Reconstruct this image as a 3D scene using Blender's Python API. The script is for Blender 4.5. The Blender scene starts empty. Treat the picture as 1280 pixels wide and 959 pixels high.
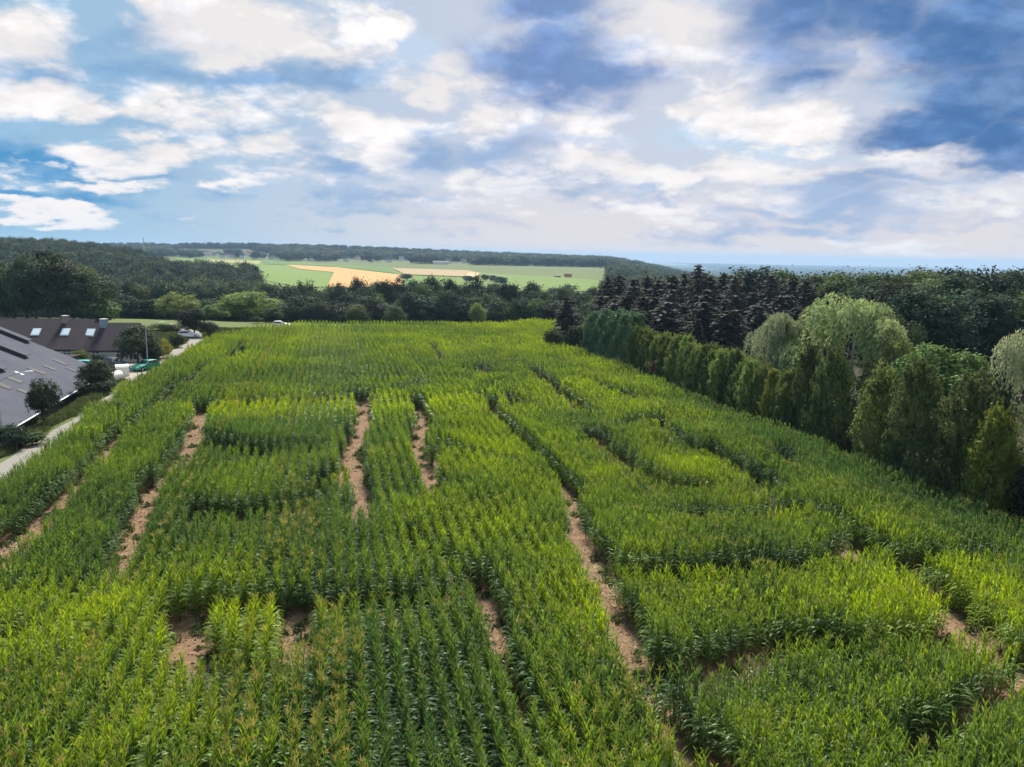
import bpy, bmesh, math, random
import numpy as np
from mathutils import Vector, Matrix

rng = np.random.default_rng(7)
random.seed(7)
R = math.radians
scene = bpy.context.scene
COL = scene.collection

# ------------------------------------------------------------------ camera
CAMH = 18.0
FPX = 974.0
PITCH, ROLL = R(9.47), R(1.1)
fw = np.array([0, math.cos(PITCH), -math.sin(PITCH)])
r0 = np.array([1.0, 0, 0])
u0 = np.array([0, math.sin(PITCH), math.cos(PITCH)])
rt = math.cos(ROLL) * r0 + math.sin(ROLL) * u0
up = -math.sin(ROLL) * r0 + math.cos(ROLL) * u0
cam_d = bpy.data.cameras.new("camera")
cam = bpy.data.objects.new("camera", cam_d)
COL.objects.link(cam)
cam.matrix_world = Matrix(((rt[0], up[0], -fw[0], 0), (rt[1], up[1], -fw[1], 0), (rt[2], up[2], -fw[2], CAMH), (0, 0, 0, 1)))
cam_d.sensor_width = 36
cam_d.lens = 36 * FPX / 1280
cam_d.clip_start = 0.2
cam_d.clip_end = 60000
scene.camera = cam


def ray(px, py):
    d = fw + rt * (px - 640) / FPX - up * (py - 479.5) / FPX
    return d


def gp(px, py, z=0.0):
    """A photo position turned into a point on the level z."""
    d = ray(px, py)
    t = (z - CAMH) / d[2]
    return np.array([d[0] * t, d[1] * t, z])


def proj(P):
    P = np.atleast_2d(P) - np.array([0, 0, CAMH])
    zc = P @ fw
    zc = np.where(np.abs(zc) < 1e-6, 1e-6, zc)
    return 640 + FPX * (P @ rt) / zc, 479.5 - FPX * (P @ up) / zc, zc


def sstep(a, b, x):
    t = np.clip((x - a) / (b - a), 0, 1)
    return t * t * (3 - 2 * t)


# ------------------------------------------------------------------ terrain
ROAD = np.array([(-31.0, 20.0), (-39.0, 54.0), (-42.0, 68.0), (-45.6, 86.0), (-49.6, 101.0), (-54.0, 116.0), (-58.0, 134.0), (-61.0, 150.0), (-68.0, 166.0), (-82.0, 184.0)])


def seg_dist(P, poly):
    P = np.atleast_2d(P)[:, :2]
    best = np.full(len(P), 1e9)
    side = np.zeros(len(P))
    for a, b in zip(poly[:-1], poly[1:]):
        a, b = np.array(a[:2]), np.array(b[:2])
        ab = b - a
        t = np.clip(((P - a) @ ab) / (ab @ ab), 0, 1)
        q = a + t[:, None] * ab
        dv = P - q
        d = np.hypot(dv[:, 0], dv[:, 1])
        cr = ab[0] * dv[:, 1] - ab[1] * dv[:, 0]
        m = d < best
        best[m] = d[m]
        side[m] = np.sign(cr[m])
    return best, side


def elev(x, y):
    x = np.asarray(x, float)
    y = np.asarray(y, float)
    sh = x.shape
    x = x.ravel()
    y = y.ravel()
    yy = np.maximum(y, 1)
    q = x / (np.abs(y) + 30)
    edge = 190 + 0.15 * x + 15 * sstep(20, 120, -x) + 25 * sstep(20, 60, x)
    # far ground along y, left (hill farms) and right (river plain)
    left = np.interp(yy, [0, 330, 430, 600, 900, 1500, 2300, 3000, 4500, 20000], [-17, -17, -17, -12.5, -9.5, -6, -4, -20, -110, -120])
    right = np.interp(yy, [0, 330, 600, 1200, 2500, 4500, 20000], [-14, -14, -20, -32, -75, -110, -120])
    w = sstep(0.1, 0.3, q)
    far = left * (1 - w) + right * w
    z = far * sstep(0, 120, y - edge)
    z += 17 * np.exp(-((x + 480) / 140) ** 2 - ((y - 730) / 230) ** 2)
    z += 9 * np.exp(-((x + 900) / 260) ** 2 - ((y - 1250) / 300) ** 2)
    z += 5 * np.exp(-((x + 330) / 110) ** 2 - ((y - 520) / 140) ** 2)
    z += 22 * np.exp(-((x + 700) / 700) ** 2 - ((y - 2400) / 350) ** 2)
    d, s = seg_dist(np.stack([x, y], 1), ROAD)
    bank = sstep(2.5, 8.0, d) * (s > 0) * sstep(110, 94, y) * sstep(-140, -100, x) * sstep(-20, 20, y)
    z -= 2.4 * bank
    return z.reshape(sh)


def E1(x, y):
    return float(elev(np.array([x]), np.array([y]))[0])


def hit(px, py, off=0.0, tmin=20, tmax=16000):
    """Where the sight line through a photo position meets the ground."""
    d = ray(px, py)
    ts = np.geomspace(tmin, tmax, 1500)
    z = CAMH + d[2] * ts - off - elev(d[0] * ts, d[1] * ts)
    k = np.argmax(z < 0)
    if z[k] >= 0:
        k = len(ts) - 1
    t = ts[k]
    return np.array([d[0] * t, d[1] * t, E1(d[0] * t, d[1] * t)])


def at(px, Y):
    """Ground point at distance Y seen in photo column px."""
    x = (px - 640) / FPX * Y
    for _ in range(3):
        p, _, _ = proj(np.array([x, Y, E1(x, Y)]))
        x += (px - p[0]) / FPX * Y
    return np.array([x, Y, E1(x, Y)])


def height_for(px, py, Y, P):
    """How tall a thing standing at P must be to reach photo row py."""
    d = ray(px, py)
    t = Y / d[1]
    return CAMH + d[2] * t - P[2]


# ------------------------------------------------------------------ materials
def new_mat(name):
    m = bpy.data.materials.new(name)
    m.use_nodes = True
    nt = m.node_tree
    for n in list(nt.nodes):
        nt.nodes.remove(n)
    return m, nt


def N(nt, typ, **kw):
    n = nt.nodes.new(typ)
    ins = kw.pop("ins", {})
    for k, v in kw.items():
        setattr(n, k, v)
    for k, v in ins.items():
        if isinstance(v, bpy.types.NodeSocket):
            nt.links.new(v, n.inputs[k])
        else:
            n.inputs[k].default_value = v
    return n


def mathn(nt, op, a, b=None, c=None, clamp=False):
    n = nt.nodes.new("ShaderNodeMath")
    n.operation = op
    n.use_clamp = clamp
    for i, v in enumerate((a, b, c)):
        if v is None:
            continue
        if isinstance(v, bpy.types.NodeSocket):
            nt.links.new(v, n.inputs[i])
        else:
            n.inputs[i].default_value = v
    return n.outputs[0]


def mixc(nt, f, a, b, blend="MIX"):
    n = nt.nodes.new("ShaderNodeMix")
    n.data_type = "RGBA"
    n.blend_type = blend
    for k, v in ((0, f), (6, a), (7, b)):
        if isinstance(v, bpy.types.NodeSocket):
            nt.links.new(v, n.inputs[k])
        else:
            n.inputs[k].default_value = (*v, 1) if isinstance(v, tuple) and len(v) == 3 else v
    return n.outputs[2]


def ramp(nt, f, stops):
    n = nt.nodes.new("ShaderNodeValToRGB")
    e = n.color_ramp.elements
    while len(e) < len(stops):
        e.new(0.5)
    for el, (p, c) in zip(e, stops):
        el.position = p
        el.color = (*c, 1) if len(c) == 3 else c
    nt.links.new(f, n.inputs[0])
    return n.outputs[0]


def smooth(nt, v, lo, hi):
    n = nt.nodes.new("ShaderNodeMapRange")
    n.interpolation_type = "SMOOTHSTEP"
    nt.links.new(v, n.inputs[0])
    n.inputs[1].default_value = lo
    n.inputs[2].default_value = hi
    return n.outputs[0]


def noise(nt, vec, scale, detail=4, rough=0.55, out=0, dist=0.0):
    n = N(nt, "ShaderNodeTexNoise", ins={"Scale": scale, "Detail": detail, "Roughness": rough, "Distortion": dist})
    if vec is not None:
        nt.links.new(vec, n.inputs["Vector"])
    return n.outputs[out]


def hsv(nt, col, h, s, v):
    n = nt.nodes.new("ShaderNodeHueSaturation")
    for k, x in (("Hue", h), ("Saturation", s), ("Value", v), ("Color", col)):
        if isinstance(x, bpy.types.NodeSocket):
            nt.links.new(x, n.inputs[k])
        else:
            n.inputs[k].default_value = (*x, 1) if isinstance(x, tuple) and len(x) == 3 else x
    return n.outputs[0]


def leaf_shader(nt, col, trans=0.3, gloss=0.05, rough=0.45, tcol=None):
    d = N(nt, "ShaderNodeBsdfDiffuse", ins={"Color": col})
    t = N(nt, "ShaderNodeBsdfTranslucent", ins={"Color": tcol if tcol is not None else col})
    m = N(nt, "ShaderNodeMixShader", ins={0: trans, 1: d.outputs[0], 2: t.outputs[0]})
    g = N(nt, "ShaderNodeBsdfGlossy", ins={"Roughness": rough, "Color": (0.9, 0.95, 1, 1)})
    m2 = N(nt, "ShaderNodeMixShader", ins={0: gloss, 1: m.outputs[0], 2: g.outputs[0]})
    o = N(nt, "ShaderNodeOutputMaterial")
    nt.links.new(m2.outputs[0], o.inputs[0])


def foliage_mat(name, dark, light, trans=0.28, gloss=0.0, hue=0.03, scale=0.35):
    """Leaves: colour drifts in clumps through the crown, from leaf to leaf and from tree to tree."""
    m, nt = new_mat(name)
    tc = N(nt, "ShaderNodeTexCoord").outputs["Object"]
    oi = N(nt, "ShaderNodeObjectInfo")
    geo = N(nt, "ShaderNodeNewGeometry")
    n1 = noise(nt, tc, scale, 3, 0.6)
    f = mathn(nt, "MULTIPLY_ADD", geo.outputs["Random Per Island"], 0.5, mathn(nt, "MULTIPLY_ADD", n1, 1.3, -0.4), clamp=True)
    c = mixc(nt, f, dark, light)
    h = mathn(nt, "MULTIPLY_ADD", oi.outputs["Random"], hue * 2, 0.5 - hue)
    v = mathn(nt, "MULTIPLY_ADD", mathn(nt, "FRACT", mathn(nt, "MULTIPLY", oi.outputs["Random"], 7.31)), 0.75, 0.68)
    c = hsv(nt, c, h, 1.0, v)
    leaf_shader(nt, c, trans, 0.012, 0.6)
    return m


def plain_mat(name, col, rough=0.7, spec=0.3, metal=0.0, var=0.15, scale=3.0, bump=0.0, coord="Object"):
    m, nt = new_mat(name)
    tc = N(nt, "ShaderNodeTexCoord").outputs[coord]
    n1 = noise(nt, tc, scale, 5, 0.6)
    c = mixc(nt, n1, tuple(x * (1 - var) for x in col), tuple(min(1, x * (1 + var)) for x in col))
    b = N(nt, "ShaderNodeBsdfPrincipled", ins={"Base Color": c, "Roughness": rough, "Metallic": metal, "Specular IOR Level": spec})
    if bump:
        bp = N(nt, "ShaderNodeBump", ins={"Strength": bump, "Distance": 0.05, "Height": noise(nt, tc, scale * 6, 5, 0.6)})
        nt.links.new(bp.outputs[0], b.inputs["Normal"])
    o = N(nt, "ShaderNodeOutputMaterial")
    nt.links.new(b.outputs[0], o.inputs[0])
    return m


# ------------------------------------------------------------------ object helpers
def link(name, data, parent=None, loc=None):
    o = bpy.data.objects.new(name, data)
    COL.objects.link(o)
    if parent is not None:
        o.parent = parent
    if loc is not None:
        o.location = loc
    return o


def tag(o, label=None, cat=None, group=None, kind=None):
    for k, v in (("label", label), ("category", cat), ("group", group), ("kind", kind)):
        if v:
            o[k] = v
    return o


def quads_mesh(name, V, mat, smooth_=False):
    """V: (n,4,3) array of separate quads."""
    V = np.asarray(V, np.float32)
    n = len(V)
    me = bpy.data.meshes.new(name)
    me.vertices.add(4 * n)
    me.vertices.foreach_set("co", V.reshape(-1))
    me.loops.add(4 * n)
    me.loops.foreach_set("vertex_index", np.arange(4 * n, dtype=np.int32))
    me.polygons.add(n)
    me.polygons.foreach_set("loop_start", np.arange(0, 4 * n, 4, dtype=np.int32))
    me.update(calc_edges=True)
    me.validate()
    if mat:
        me.materials.append(mat)
    return me


class MB:
    """Collects faces with material slots into one mesh."""

    def __init__(self):
        self.v, self.f, self.m = [], [], []

    def add(self, verts, faces, mi=0):
        o = len(self.v)
        self.v += [tuple(map(float, p)) for p in verts]
        self.f += [tuple(o + i for i in f) for f in faces]
        self.m += [mi] * len(faces)

    def box(self, lo, hi, mi=0, M=None):
        x0, y0, z0 = lo
        x1, y1, z1 = hi
        vs = [(x0, y0, z0), (x1, y0, z0), (x1, y1, z0), (x0, y1, z0), (x0, y0, z1), (x1, y0, z1), (x1, y1, z1), (x0, y1, z1)]
        if M is not None:
            vs = [tuple(M @ Vector(p)) for p in vs]
        self.add(vs, [(0, 3, 2, 1), (4, 5, 6, 7), (0, 1, 5, 4), (1, 2, 6, 5), (2, 3, 7, 6), (3, 0, 4, 7)], mi)

    def tube(self, pts, rad, n=8, mi=0, cap=True):
        pts = [Vector(p) for p in pts]
        rings = []
        for i, p in enumerate(pts):
            d = (pts[min(i + 1, len(pts) - 1)] - pts[max(i - 1, 0)]).normalized()
            a = d.orthogonal().normalized() if abs(d.z) < 0.95 else (Vector((0, 1, 0)).cross(d)).normalized()
            b = d.cross(a)
            r = rad[i] if hasattr(rad, "__len__") else rad
            rings.append([p + (a * math.cos(t) + b * math.sin(t)) * r for t in np.linspace(0, 2 * math.pi, n, endpoint=False)])
        vs = [q for ring in rings for q in ring]
        fs = []
        for i in range(len(pts) - 1):
            for j in range(n):
                k = (j + 1) % n
                fs.append((i * n + j, i * n + k, (i + 1) * n + k, (i + 1) * n + j))
        if cap:
            fs.append(tuple(range((len(pts) - 1) * n, len(pts) * n)))
            fs.append(tuple(reversed(range(n))))
        self.add(vs, fs, mi)

    def mesh(self, name, *mats):
        me = bpy.data.meshes.new(name)
        me.from_pydata(self.v, [], self.f)
        for m in mats:
            me.materials.append(m)
        me.polygons.foreach_set("material_index", np.array(self.m, np.int32))
        me.update()
        return me

    def obj(self, name, mats, parent=None, loc=None, bevel=0.0):
        o = link(name, self.mesh(name, *(mats if isinstance(mats, (list, tuple)) else [mats])), parent, loc)
        if bevel:
            b = o.modifiers.new("bevel", "BEVEL")
            b.width = bevel
            b.segments = 2
        return o


def scatter_object(name, pts, rot, scl, var, protos, extra=None):
    """One object that grows copies of the given meshes on points (geometry nodes)."""
    coll = bpy.data.collections.new(name + "_kinds")
    for i, me in enumerate(protos):
        po = bpy.data.objects.new("%s_kind_%02d" % (name, i), me)
        coll.objects.link(po)
    me = bpy.data.meshes.new(name)
    n = len(pts)
    me.vertices.add(n)
    me.vertices.foreach_set("co", np.asarray(pts, np.float32).reshape(-1))

    def attr(nm, typ, data, key):
        a = me.attributes.new(nm, typ, "POINT")
        a.data.foreach_set(key, np.ascontiguousarray(data).reshape(-1))

    attr("rot", "FLOAT_VECTOR", np.asarray(rot, np.float32), "vector")
    attr("scl", "FLOAT_VECTOR", np.asarray(scl, np.float32), "vector")
    attr("kindno", "INT", np.asarray(var, np.int32), "value")
    for k, v in (extra or {}).items():
        attr(k, "FLOAT", np.asarray(v, np.float32), "value")
    o = link(name, me)
    ng = bpy.data.node_groups.new(name, "GeometryNodeTree")
    ng.interface.new_socket("Geometry", in_out="INPUT", socket_type="NodeSocketGeometry")
    ng.interface.new_socket("Geometry", in_out="OUTPUT", socket_type="NodeSocketGeometry")
    gi = ng.nodes.new("NodeGroupInput")
    go = ng.nodes.new("NodeGroupOutput")
    ci = ng.nodes.new("GeometryNodeCollectionInfo")
    ci.inputs["Collection"].default_value = coll
    ci.inputs["Separate Children"].default_value = True
    ci.inputs["Reset Children"].default_value = True
    iop = ng.nodes.new("GeometryNodeInstanceOnPoints")

    def na(nm, typ):
        a = ng.nodes.new("GeometryNodeInputNamedAttribute")
        a.data_type = typ
        a.inputs["Name"].default_value = nm
        return a.outputs["Attribute"]

    L = ng.links.new
    L(gi.outputs[0], iop.inputs["Points"])
    L(ci.outputs[0], iop.inputs["Instance"])
    iop.inputs["Pick Instance"].default_value = True
    L(na("kindno", "INT"), iop.inputs["Instance Index"])
    e2r = ng.nodes.new("FunctionNodeEulerToRotation")
    L(na("rot", "FLOAT_VECTOR"), e2r.inputs[0])
    L(e2r.outputs[0], iop.inputs["Rotation"])
    L(na("scl", "FLOAT_VECTOR"), iop.inputs["Scale"])
    L(iop.outputs[0], go.inputs[0])
    md = o.modifiers.new("grow", "NODES")
    md.node_group = ng
    return o


def in_poly(P, poly):
    x, y = P[:, 0], P[:, 1]
    c = np.zeros(len(P), bool)
    n = len(poly)
    for i in range(n):
        x0, y0 = poly[i]
        x1, y1 = poly[(i + 1) % n]
        k = ((y0 > y) != (y1 > y)) & (x < (x1 - x0) * (y - y0) / (y1 - y0 + 1e-12) + x0)
        c ^= k
    return c


def drape(name, poly, mat, off, cuts=6, label=None):
    """A sheet of ground lying on the terrain."""
    bm = bmesh.new()
    vs = [bm.verts.new((p[0], p[1], 0)) for p in poly]
    bm.faces.new(vs)
    bmesh.ops.triangulate(bm, faces=bm.faces[:])
    for _ in range(cuts):
        ed = sorted(bm.edges, key=lambda e: -e.calc_length())[: max(1, len(bm.edges) // 2)]
        bmesh.ops.subdivide_edges(bm, edges=ed, cuts=1)
        bmesh.ops.triangulate(bm, faces=bm.faces[:])
    for v in bm.verts:
        v.co.z = E1(v.co.x, v.co.y) + off
    bmesh.ops.recalc_face_normals(bm, faces=bm.faces[:])
    me = bpy.data.meshes.new(name)
    bm.to_mesh(me)
    bm.free()
    me.materials.append(mat)
    o = link(name, me)
    tag(o, label, None, None, "structure")
    return o


def ordinal(n):
    w = ["", "first", "second", "third", "fourth", "fifth", "sixth", "seventh", "eighth", "ninth", "tenth", "eleventh", "twelfth", "thirteenth", "fourteenth", "fifteenth", "sixteenth", "seventeenth", "eighteenth", "nineteenth"]
    if n < 20:
        return w[n]
    t = {2: "twenty", 3: "thirty", 4: "forty", 5: "fifty", 6: "sixty", 7: "seventy", 8: "eighty", 9: "ninety"}[n // 10]
    return t[:-1] + "ieth" if n % 10 == 0 else t + "-" + w[n % 10]


#@@SKY
# ------------------------------------------------------------------ sky, sun, exposure
EXPO = 1.15
SKYK = 2 ** -EXPO
SUN_AZ, SUN_EL = -2.0, 45.0
world = bpy.data.worlds.new("World")
scene.world = world
world.use_nodes = True
wt = world.node_tree
for n in list(wt.nodes):
    wt.nodes.remove(n)


def lin(r, g, b):
    f = lambda c: c / 12.92 if c <= 0.04045 else ((c + 0.055) / 1.055) ** 2.4
    return (f(r / 255), f(g / 255), f(b / 255))


def build_sky():
    nt = wt
    tc = N(nt, "ShaderNodeTexCoord").outputs["Generated"]
    sx = N(nt, "ShaderNodeSeparateXYZ", ins={0: tc})
    x, y, z = sx.outputs
    ay = mathn(nt, "ABSOLUTE", y)
    az = mathn(nt, "MULTIPLY", mathn(nt, "ARCTAN2", x, ay), 180 / math.pi)
    el = mathn(nt, "MULTIPLY", mathn(nt, "ARCSINE", z), 180 / math.pi)
    P = N(nt, "ShaderNodeCombineXYZ", ins={0: az, 1: el}).outputs[0]
    # cloud deck coordinates: the same plane seen flatter towards the horizon
    zz = mathn(nt, "ADD", mathn(nt, "MAXIMUM", z, -0.06), 0.34)
    cp = N(nt, "ShaderNodeCombineXYZ", ins={0: mathn(nt, "DIVIDE", x, zz), 1: mathn(nt, "DIVIDE", ay, zz)}).outputs[0]

    def n2(vec, scale, detail, rough, dist=0.0, out=0):
        n = N(nt, "ShaderNodeTexNoise", noise_dimensions="2D", ins={"Scale": scale, "Detail": detail, "Roughness": rough, "Distortion": dist})
        nt.links.new(vec, n.inputs["Vector"])
        return n.outputs[out]

    # ragged edges: push the layout about with noise
    w1 = n2(cp, 3.8, 7, 0.56, out=1)
    PW = N(nt, "ShaderNodeVectorMath", operation="MULTIPLY_ADD", ins={0: w1, 1: (9.0, 5.6, 0), 2: (-4.5, -2.8, 0)}).outputs[0]
    PW = N(nt, "ShaderNodeVectorMath", operation="ADD", ins={0: P, 1: PW}).outputs[0]
    F2MEAN = 0.405
    spaces = {}
    for a in (1.6, 3.2, 7.0):
        spaces[a] = N(nt, "ShaderNodeVectorMath", operation="MULTIPLY", ins={0: PW, 1: (1 / a, 1, 0)}).outputs[0]
    f1 = n2(cp, 4.6, 8, 0.57, 0.1)

    def billow(vec, scale):
        """Heaped rounded bodies, as cumulus tops have."""
        v = N(nt, "ShaderNodeTexVoronoi", voronoi_dimensions="2D", feature="SMOOTH_F1", ins={"Scale": scale, "Detail": 4.0, "Roughness": 0.55, "Lacunarity": 2.1, "Smoothness": 0.4})
        nt.links.new(vec, v.inputs["Vector"])
        return mathn(nt, "MULTIPLY_ADD", v.outputs["Distance"], -1.0, 1.0)

    cw = N(nt, "ShaderNodeVectorMath", operation="MULTIPLY_ADD", ins={0: w1, 1: (0.14, 0.14, 0), 2: cp}).outputs[0]
    f2 = billow(cw, 4.6)
    f3 = n2(N(nt, "ShaderNodeVectorMath", operation="ADD", ins={0: cp, 1: (0.02, 0.05, 0)}).outputs[0], 4.6, 8, 0.57, 0.1)

    def field(blobs):
        """Highest of many soft cones: (column, row, half width, half height, weight)."""
        acc = None
        for (px, py, rx, ry, wgt) in blobs:
            d = ray(px, py)
            d = d / np.linalg.norm(d)
            a = math.degrees(math.atan2(d[0], d[1]))
            e = math.degrees(math.asin(d[2]))
            asp = min(spaces, key=lambda q: abs(math.log(q / (rx / ry))))
            r = math.sqrt(rx * ry / asp) * 0.0555 * 1.75
            n = N(nt, "ShaderNodeVectorMath", operation="DISTANCE", ins={0: spaces[asp], 1: (a / asp, e, 0)}).outputs["Value"]
            v = mathn(nt, "MULTIPLY_ADD", n, -wgt / r, wgt)
            acc = mathn(nt, "MAXIMUM", v, acc if acc is not None else 0.0)
        return acc

    def shaped(blobs, k, lo, hi, k2=0.0):
        F = field(blobs)
        v = mathn(nt, "MULTIPLY_ADD", f1, k, F)
        if k2:
            v = mathn(nt, "MULTIPLY_ADD", mathn(nt, "SUBTRACT", f2, F2MEAN - 0.5), k2, v)
        return smooth(nt, v, lo + (k + k2) / 2, hi + (k + k2) / 2)

    white = [(20, 40, 66, 44, .8), (110, 128, 200, 24, .95), (300, 30, 120, 42, 1.15), (400, 62, 60, 22, .9), (185, 188, 60, 22, 1.0),
             (60, 263, 70, 9, .9), (120, 222, 120, 6, .8), (260, 226, 90, 7, .8), (430, 150, 60, 30, .7), (545, 80, 34, 20, 1.0), (590, 128, 60, 30, .8), (520, 118, 36, 20, 1.05), (470, 180, 60, 36, .95), (400, 132, 60, 24, .75),
             (340, 195, 90, 26, .7), (490, 30, 55, 16, .9), (830, 34, 66, 44, 1.2), (880, 130, 80, 34, .8), (1000, 160, 100, 22, 1.0),
             (1102, 72, 34, 22, 1.3), (745, 150, 50, 22, .7), (640, 225, 60, 24, .9), (740, 215, 90, 26, 1.0), (850, 222, 120, 18, .9), (990, 225, 150, 20, .95), (1130, 190, 60, 20, .9),
             (1000, 185, 26, 10, .9), (570, 255, 90, 10, .7), (1190, 232, 90, 24, 1.05), (850, 262, 120, 12, .7), (1120, 310, 160, 12, .5)]
    clear = [(915, 172, 110, 30, 1.1), (970, 192, 100, 16, .8), (505, 58, 46, 24, 1.1), (470, 92, 40, 16, .9), (1128, 110, 22, 30, .9), (880, 0, 36, 10, .8), (150, 45, 30, 20, .4)]
    teal = [(90, 204, 200, 13, 1.15), (60, 243, 230, 10, 1.1), (260, 246, 190, 9, .75), (420, 262, 190, 8, .7), (120, 284, 260, 10, .45)]
    soft = [(330, 98, 120, 20, 1.0), (425, 98, 56, 20, 1.2), (210, 92, 90, 20, .9), (160, 45, 60, 26, .7), (25, 90, 50, 14, .8), (425, 214, 46, 13, .95), (300, 160, 70, 12, .6), (150, 160, 90, 9, .6),
            (540, 195, 60, 20, 1.1), (630, 190, 60, 26, .95), (730, 240, 90, 12, .8), (500, 245, 120, 9, .8), (690, 225, 70, 12, .7), (1090, 238, 110, 17, 1.15), (1010, 264, 150, 13, 1.1), (960, 290, 170, 10, .9), (800, 240, 70, 9, .7), (1210, 275, 90, 10, .6), (590, 280, 160, 7, .6),
            (860, 180, 40, 16, .4), (740, 70, 80, 60, .55), (960, 105, 70, 24, .7), (580, 60, 40, 50, .5)]
    dark = [(695, 10, 70, 30, 1.3), (700, 84, 78, 34, 1.35), (740, 60, 50, 24, .7), (990, 18, 86, 44, 1.15), (1090, 16, 100, 28, 1.05), (1210, 40, 110, 56, 1.15), (1250, 130, 90, 46, 1.3), (1180, 165, 66, 22, 1.4), (1270, 185, 80, 24, 1.2), (1160, 60, 60, 30, 1.1),
            (1000, 84, 60, 20, .8)]
    fa = smooth(nt, az, -36.0, 4.0)
    fe = smooth(nt, el, 0.0, 8.0)
    hor = mixc(nt, fa, lin(150, 194, 224), lin(232, 224, 224))
    mid = mixc(nt, fa, lin(160, 202, 234), lin(214, 222, 240))
    base = mixc(nt, fe, hor, mid)
    nish = N(nt, "ShaderNodeTexSky", sky_type="NISHITA", sun_disc=False, sun_elevation=R(SUN_EL), sun_rotation=R(SUN_AZ))
    nb = N(nt, "ShaderNodeVectorMath", operation="SCALE", ins={0: nish.outputs[0], 3: 0.12}).outputs[0]
    clr = mixc(nt, 0.2, lin(200, 222, 246), nb)
    col = mixc(nt, mathn(nt, "MULTIPLY", shaped(teal, 1.5, 0.1, 1.25, .4), 0.92), base, lin(62, 148, 206))
    col = mixc(nt, mathn(nt, "MULTIPLY", shaped(clear, 0.6, 0.1, 0.8), 0.9), col, clr)
    col = mixc(nt, shaped(white, 0.85, 0.0, 0.54, 0.7), col, lin(252, 248, 248))
    scol = mixc(nt, fa, lin(108, 164, 216), lin(150, 180, 220))
    col = mixc(nt, mathn(nt, "MULTIPLY", shaped(soft, 0.8, 0.05, 0.95, .15), 0.85), col, scol)
    dcol = mixc(nt, smooth(nt, az, 2.0, 30.0), lin(118, 150, 206), lin(64, 118, 180))
    dcol = mixc(nt, mathn(nt, "MULTIPLY", smooth(nt, f1, 0.40, 0.68), 0.7), dcol, lin(128, 162, 210))
    col = mixc(nt, mathn(nt, "MULTIPLY", shaped(dark, 0.6, 0.02, 0.85, .1), 0.95), col, dcol)
    # relief of the cloud bodies: brighter where they thicken towards the sun
    rel = mathn(nt, "MULTIPLY", mathn(nt, "SUBTRACT", f1, f3), 1.0)
    rd = mathn(nt, "MULTIPLY_ADD", mathn(nt, "SUBTRACT", f2, F2MEAN), 0.45, rel)
    rd = mathn(nt, "MULTIPLY_ADD", rd, smooth(nt, el, 1.0, 14.0), 1.0)
    rd = mathn(nt, "MINIMUM", mathn(nt, "MAXIMUM", rd, 0.89), 1.10)
    relc = N(nt, "ShaderNodeVectorMath", operation="SCALE", ins={0: col}).outputs[0]
    nt.links.new(rd, relc.node.inputs[3])
    # below the horizon the world is the dull green of the land
    col = mixc(nt, smooth(nt, el, -3.0, -1.0), (0.06, 0.08, 0.05), relc)
    bg = N(nt, "ShaderNodeBackground", ins={0: col, 1: SKYK})
    o = N(nt, "ShaderNodeOutputWorld")
    nt.links.new(bg.outputs[0], o.inputs[0])


build_sky()
world.cycles.sampling_method = "MANUAL"
world.cycles.sample_map_resolution = 512
sd = bpy.data.lights.new("sun", "SUN")
sd.energy = 4.8
sd.angle = R(12)
sd.color = (1.0, 0.95, 0.86)
sun = link("sun", sd)
sdir = Vector((math.sin(R(SUN_AZ)) * math.cos(R(SUN_EL)), math.cos(R(SUN_AZ)) * math.cos(R(SUN_EL)), math.sin(R(SUN_EL))))
sun.rotation_euler = (-sdir).to_track_quat("-Z", "Y").to_euler()
sun.location = (0, 0, 300)
scene.view_settings.view_transform = "Standard"
scene.view_settings.look = "None"
scene.view_settings.exposure = EXPO
scene.view_settings.gamma = 1
scene.view_settings.use_curve_mapping = False
cy = scene.cycles
cy.max_bounces = 5
cy.diffuse_bounces = 3
cy.glossy_bounces = 1
cy.transmission_bounces = 2
cy.transparent_max_bounces = 4
cy.volume_bounces = 0
cy.caustics_reflective = False
cy.caustics_refractive = False
cy.use_denoising = True
cy.use_adaptive_sampling = True
cy.adaptive_threshold = 0.02


#@@GROUND
# ------------------------------------------------------------------ ground
def ground_material():
    m, nt = new_mat("land")
    geo = N(nt, "ShaderNodeNewGeometry").outputs["Position"]
    n1 = noise(nt, geo, 0.02, 5, 0.6)
    n2 = noise(nt, geo, 0.9, 5, 0.65)
    near = mixc(nt, n1, (0.055, 0.085, 0.022), (0.10, 0.125, 0.035))
    near = mixc(nt, smooth(nt, n2, 0.45, 0.75), near, (0.12, 0.115, 0.05))
    # patchwork of woods, crops and villages on the far plain
    sc = N(nt, "ShaderNodeVectorMath", operation="MULTIPLY", ins={0: geo, 1: (1 / 800, 1 / 3200, 0)}).outputs[0]
    vor = N(nt, "ShaderNodeTexVoronoi", ins={"Vector": sc, "Scale": 1.0})
    patch = ramp(nt, N(nt, "ShaderNodeSeparateColor", ins={0: vor.outputs["Color"]}).outputs[0],
                 [(0.0, (0.02, 0.035, 0.018)), (0.45, (0.025, 0.045, 0.02)), (0.6, (0.09, 0.11, 0.05)), (0.8, (0.20, 0.20, 0.12)), (1.0, (0.34, 0.30, 0.22))])
    n3 = noise(nt, sc, 9.0, 5, 0.7)
    patch = mixc(nt, smooth(nt, n3, 0.5, 0.62), patch, (0.03, 0.045, 0.03))
    sy = N(nt, "ShaderNodeSeparateXYZ", ins={0: geo})
    c = mixc(nt, smooth(nt, sy.outputs[1], 1500.0, 2600.0), near, patch)
    b = N(nt, "ShaderNodeBsdfPrincipled", ins={"Base Color": c, "Roughness": 0.95, "Specular IOR Level": 0.1})
    o = N(nt, "ShaderNodeOutputMaterial")
    nt.links.new(b.outputs[0], o.inputs[0])
    return m


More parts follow.
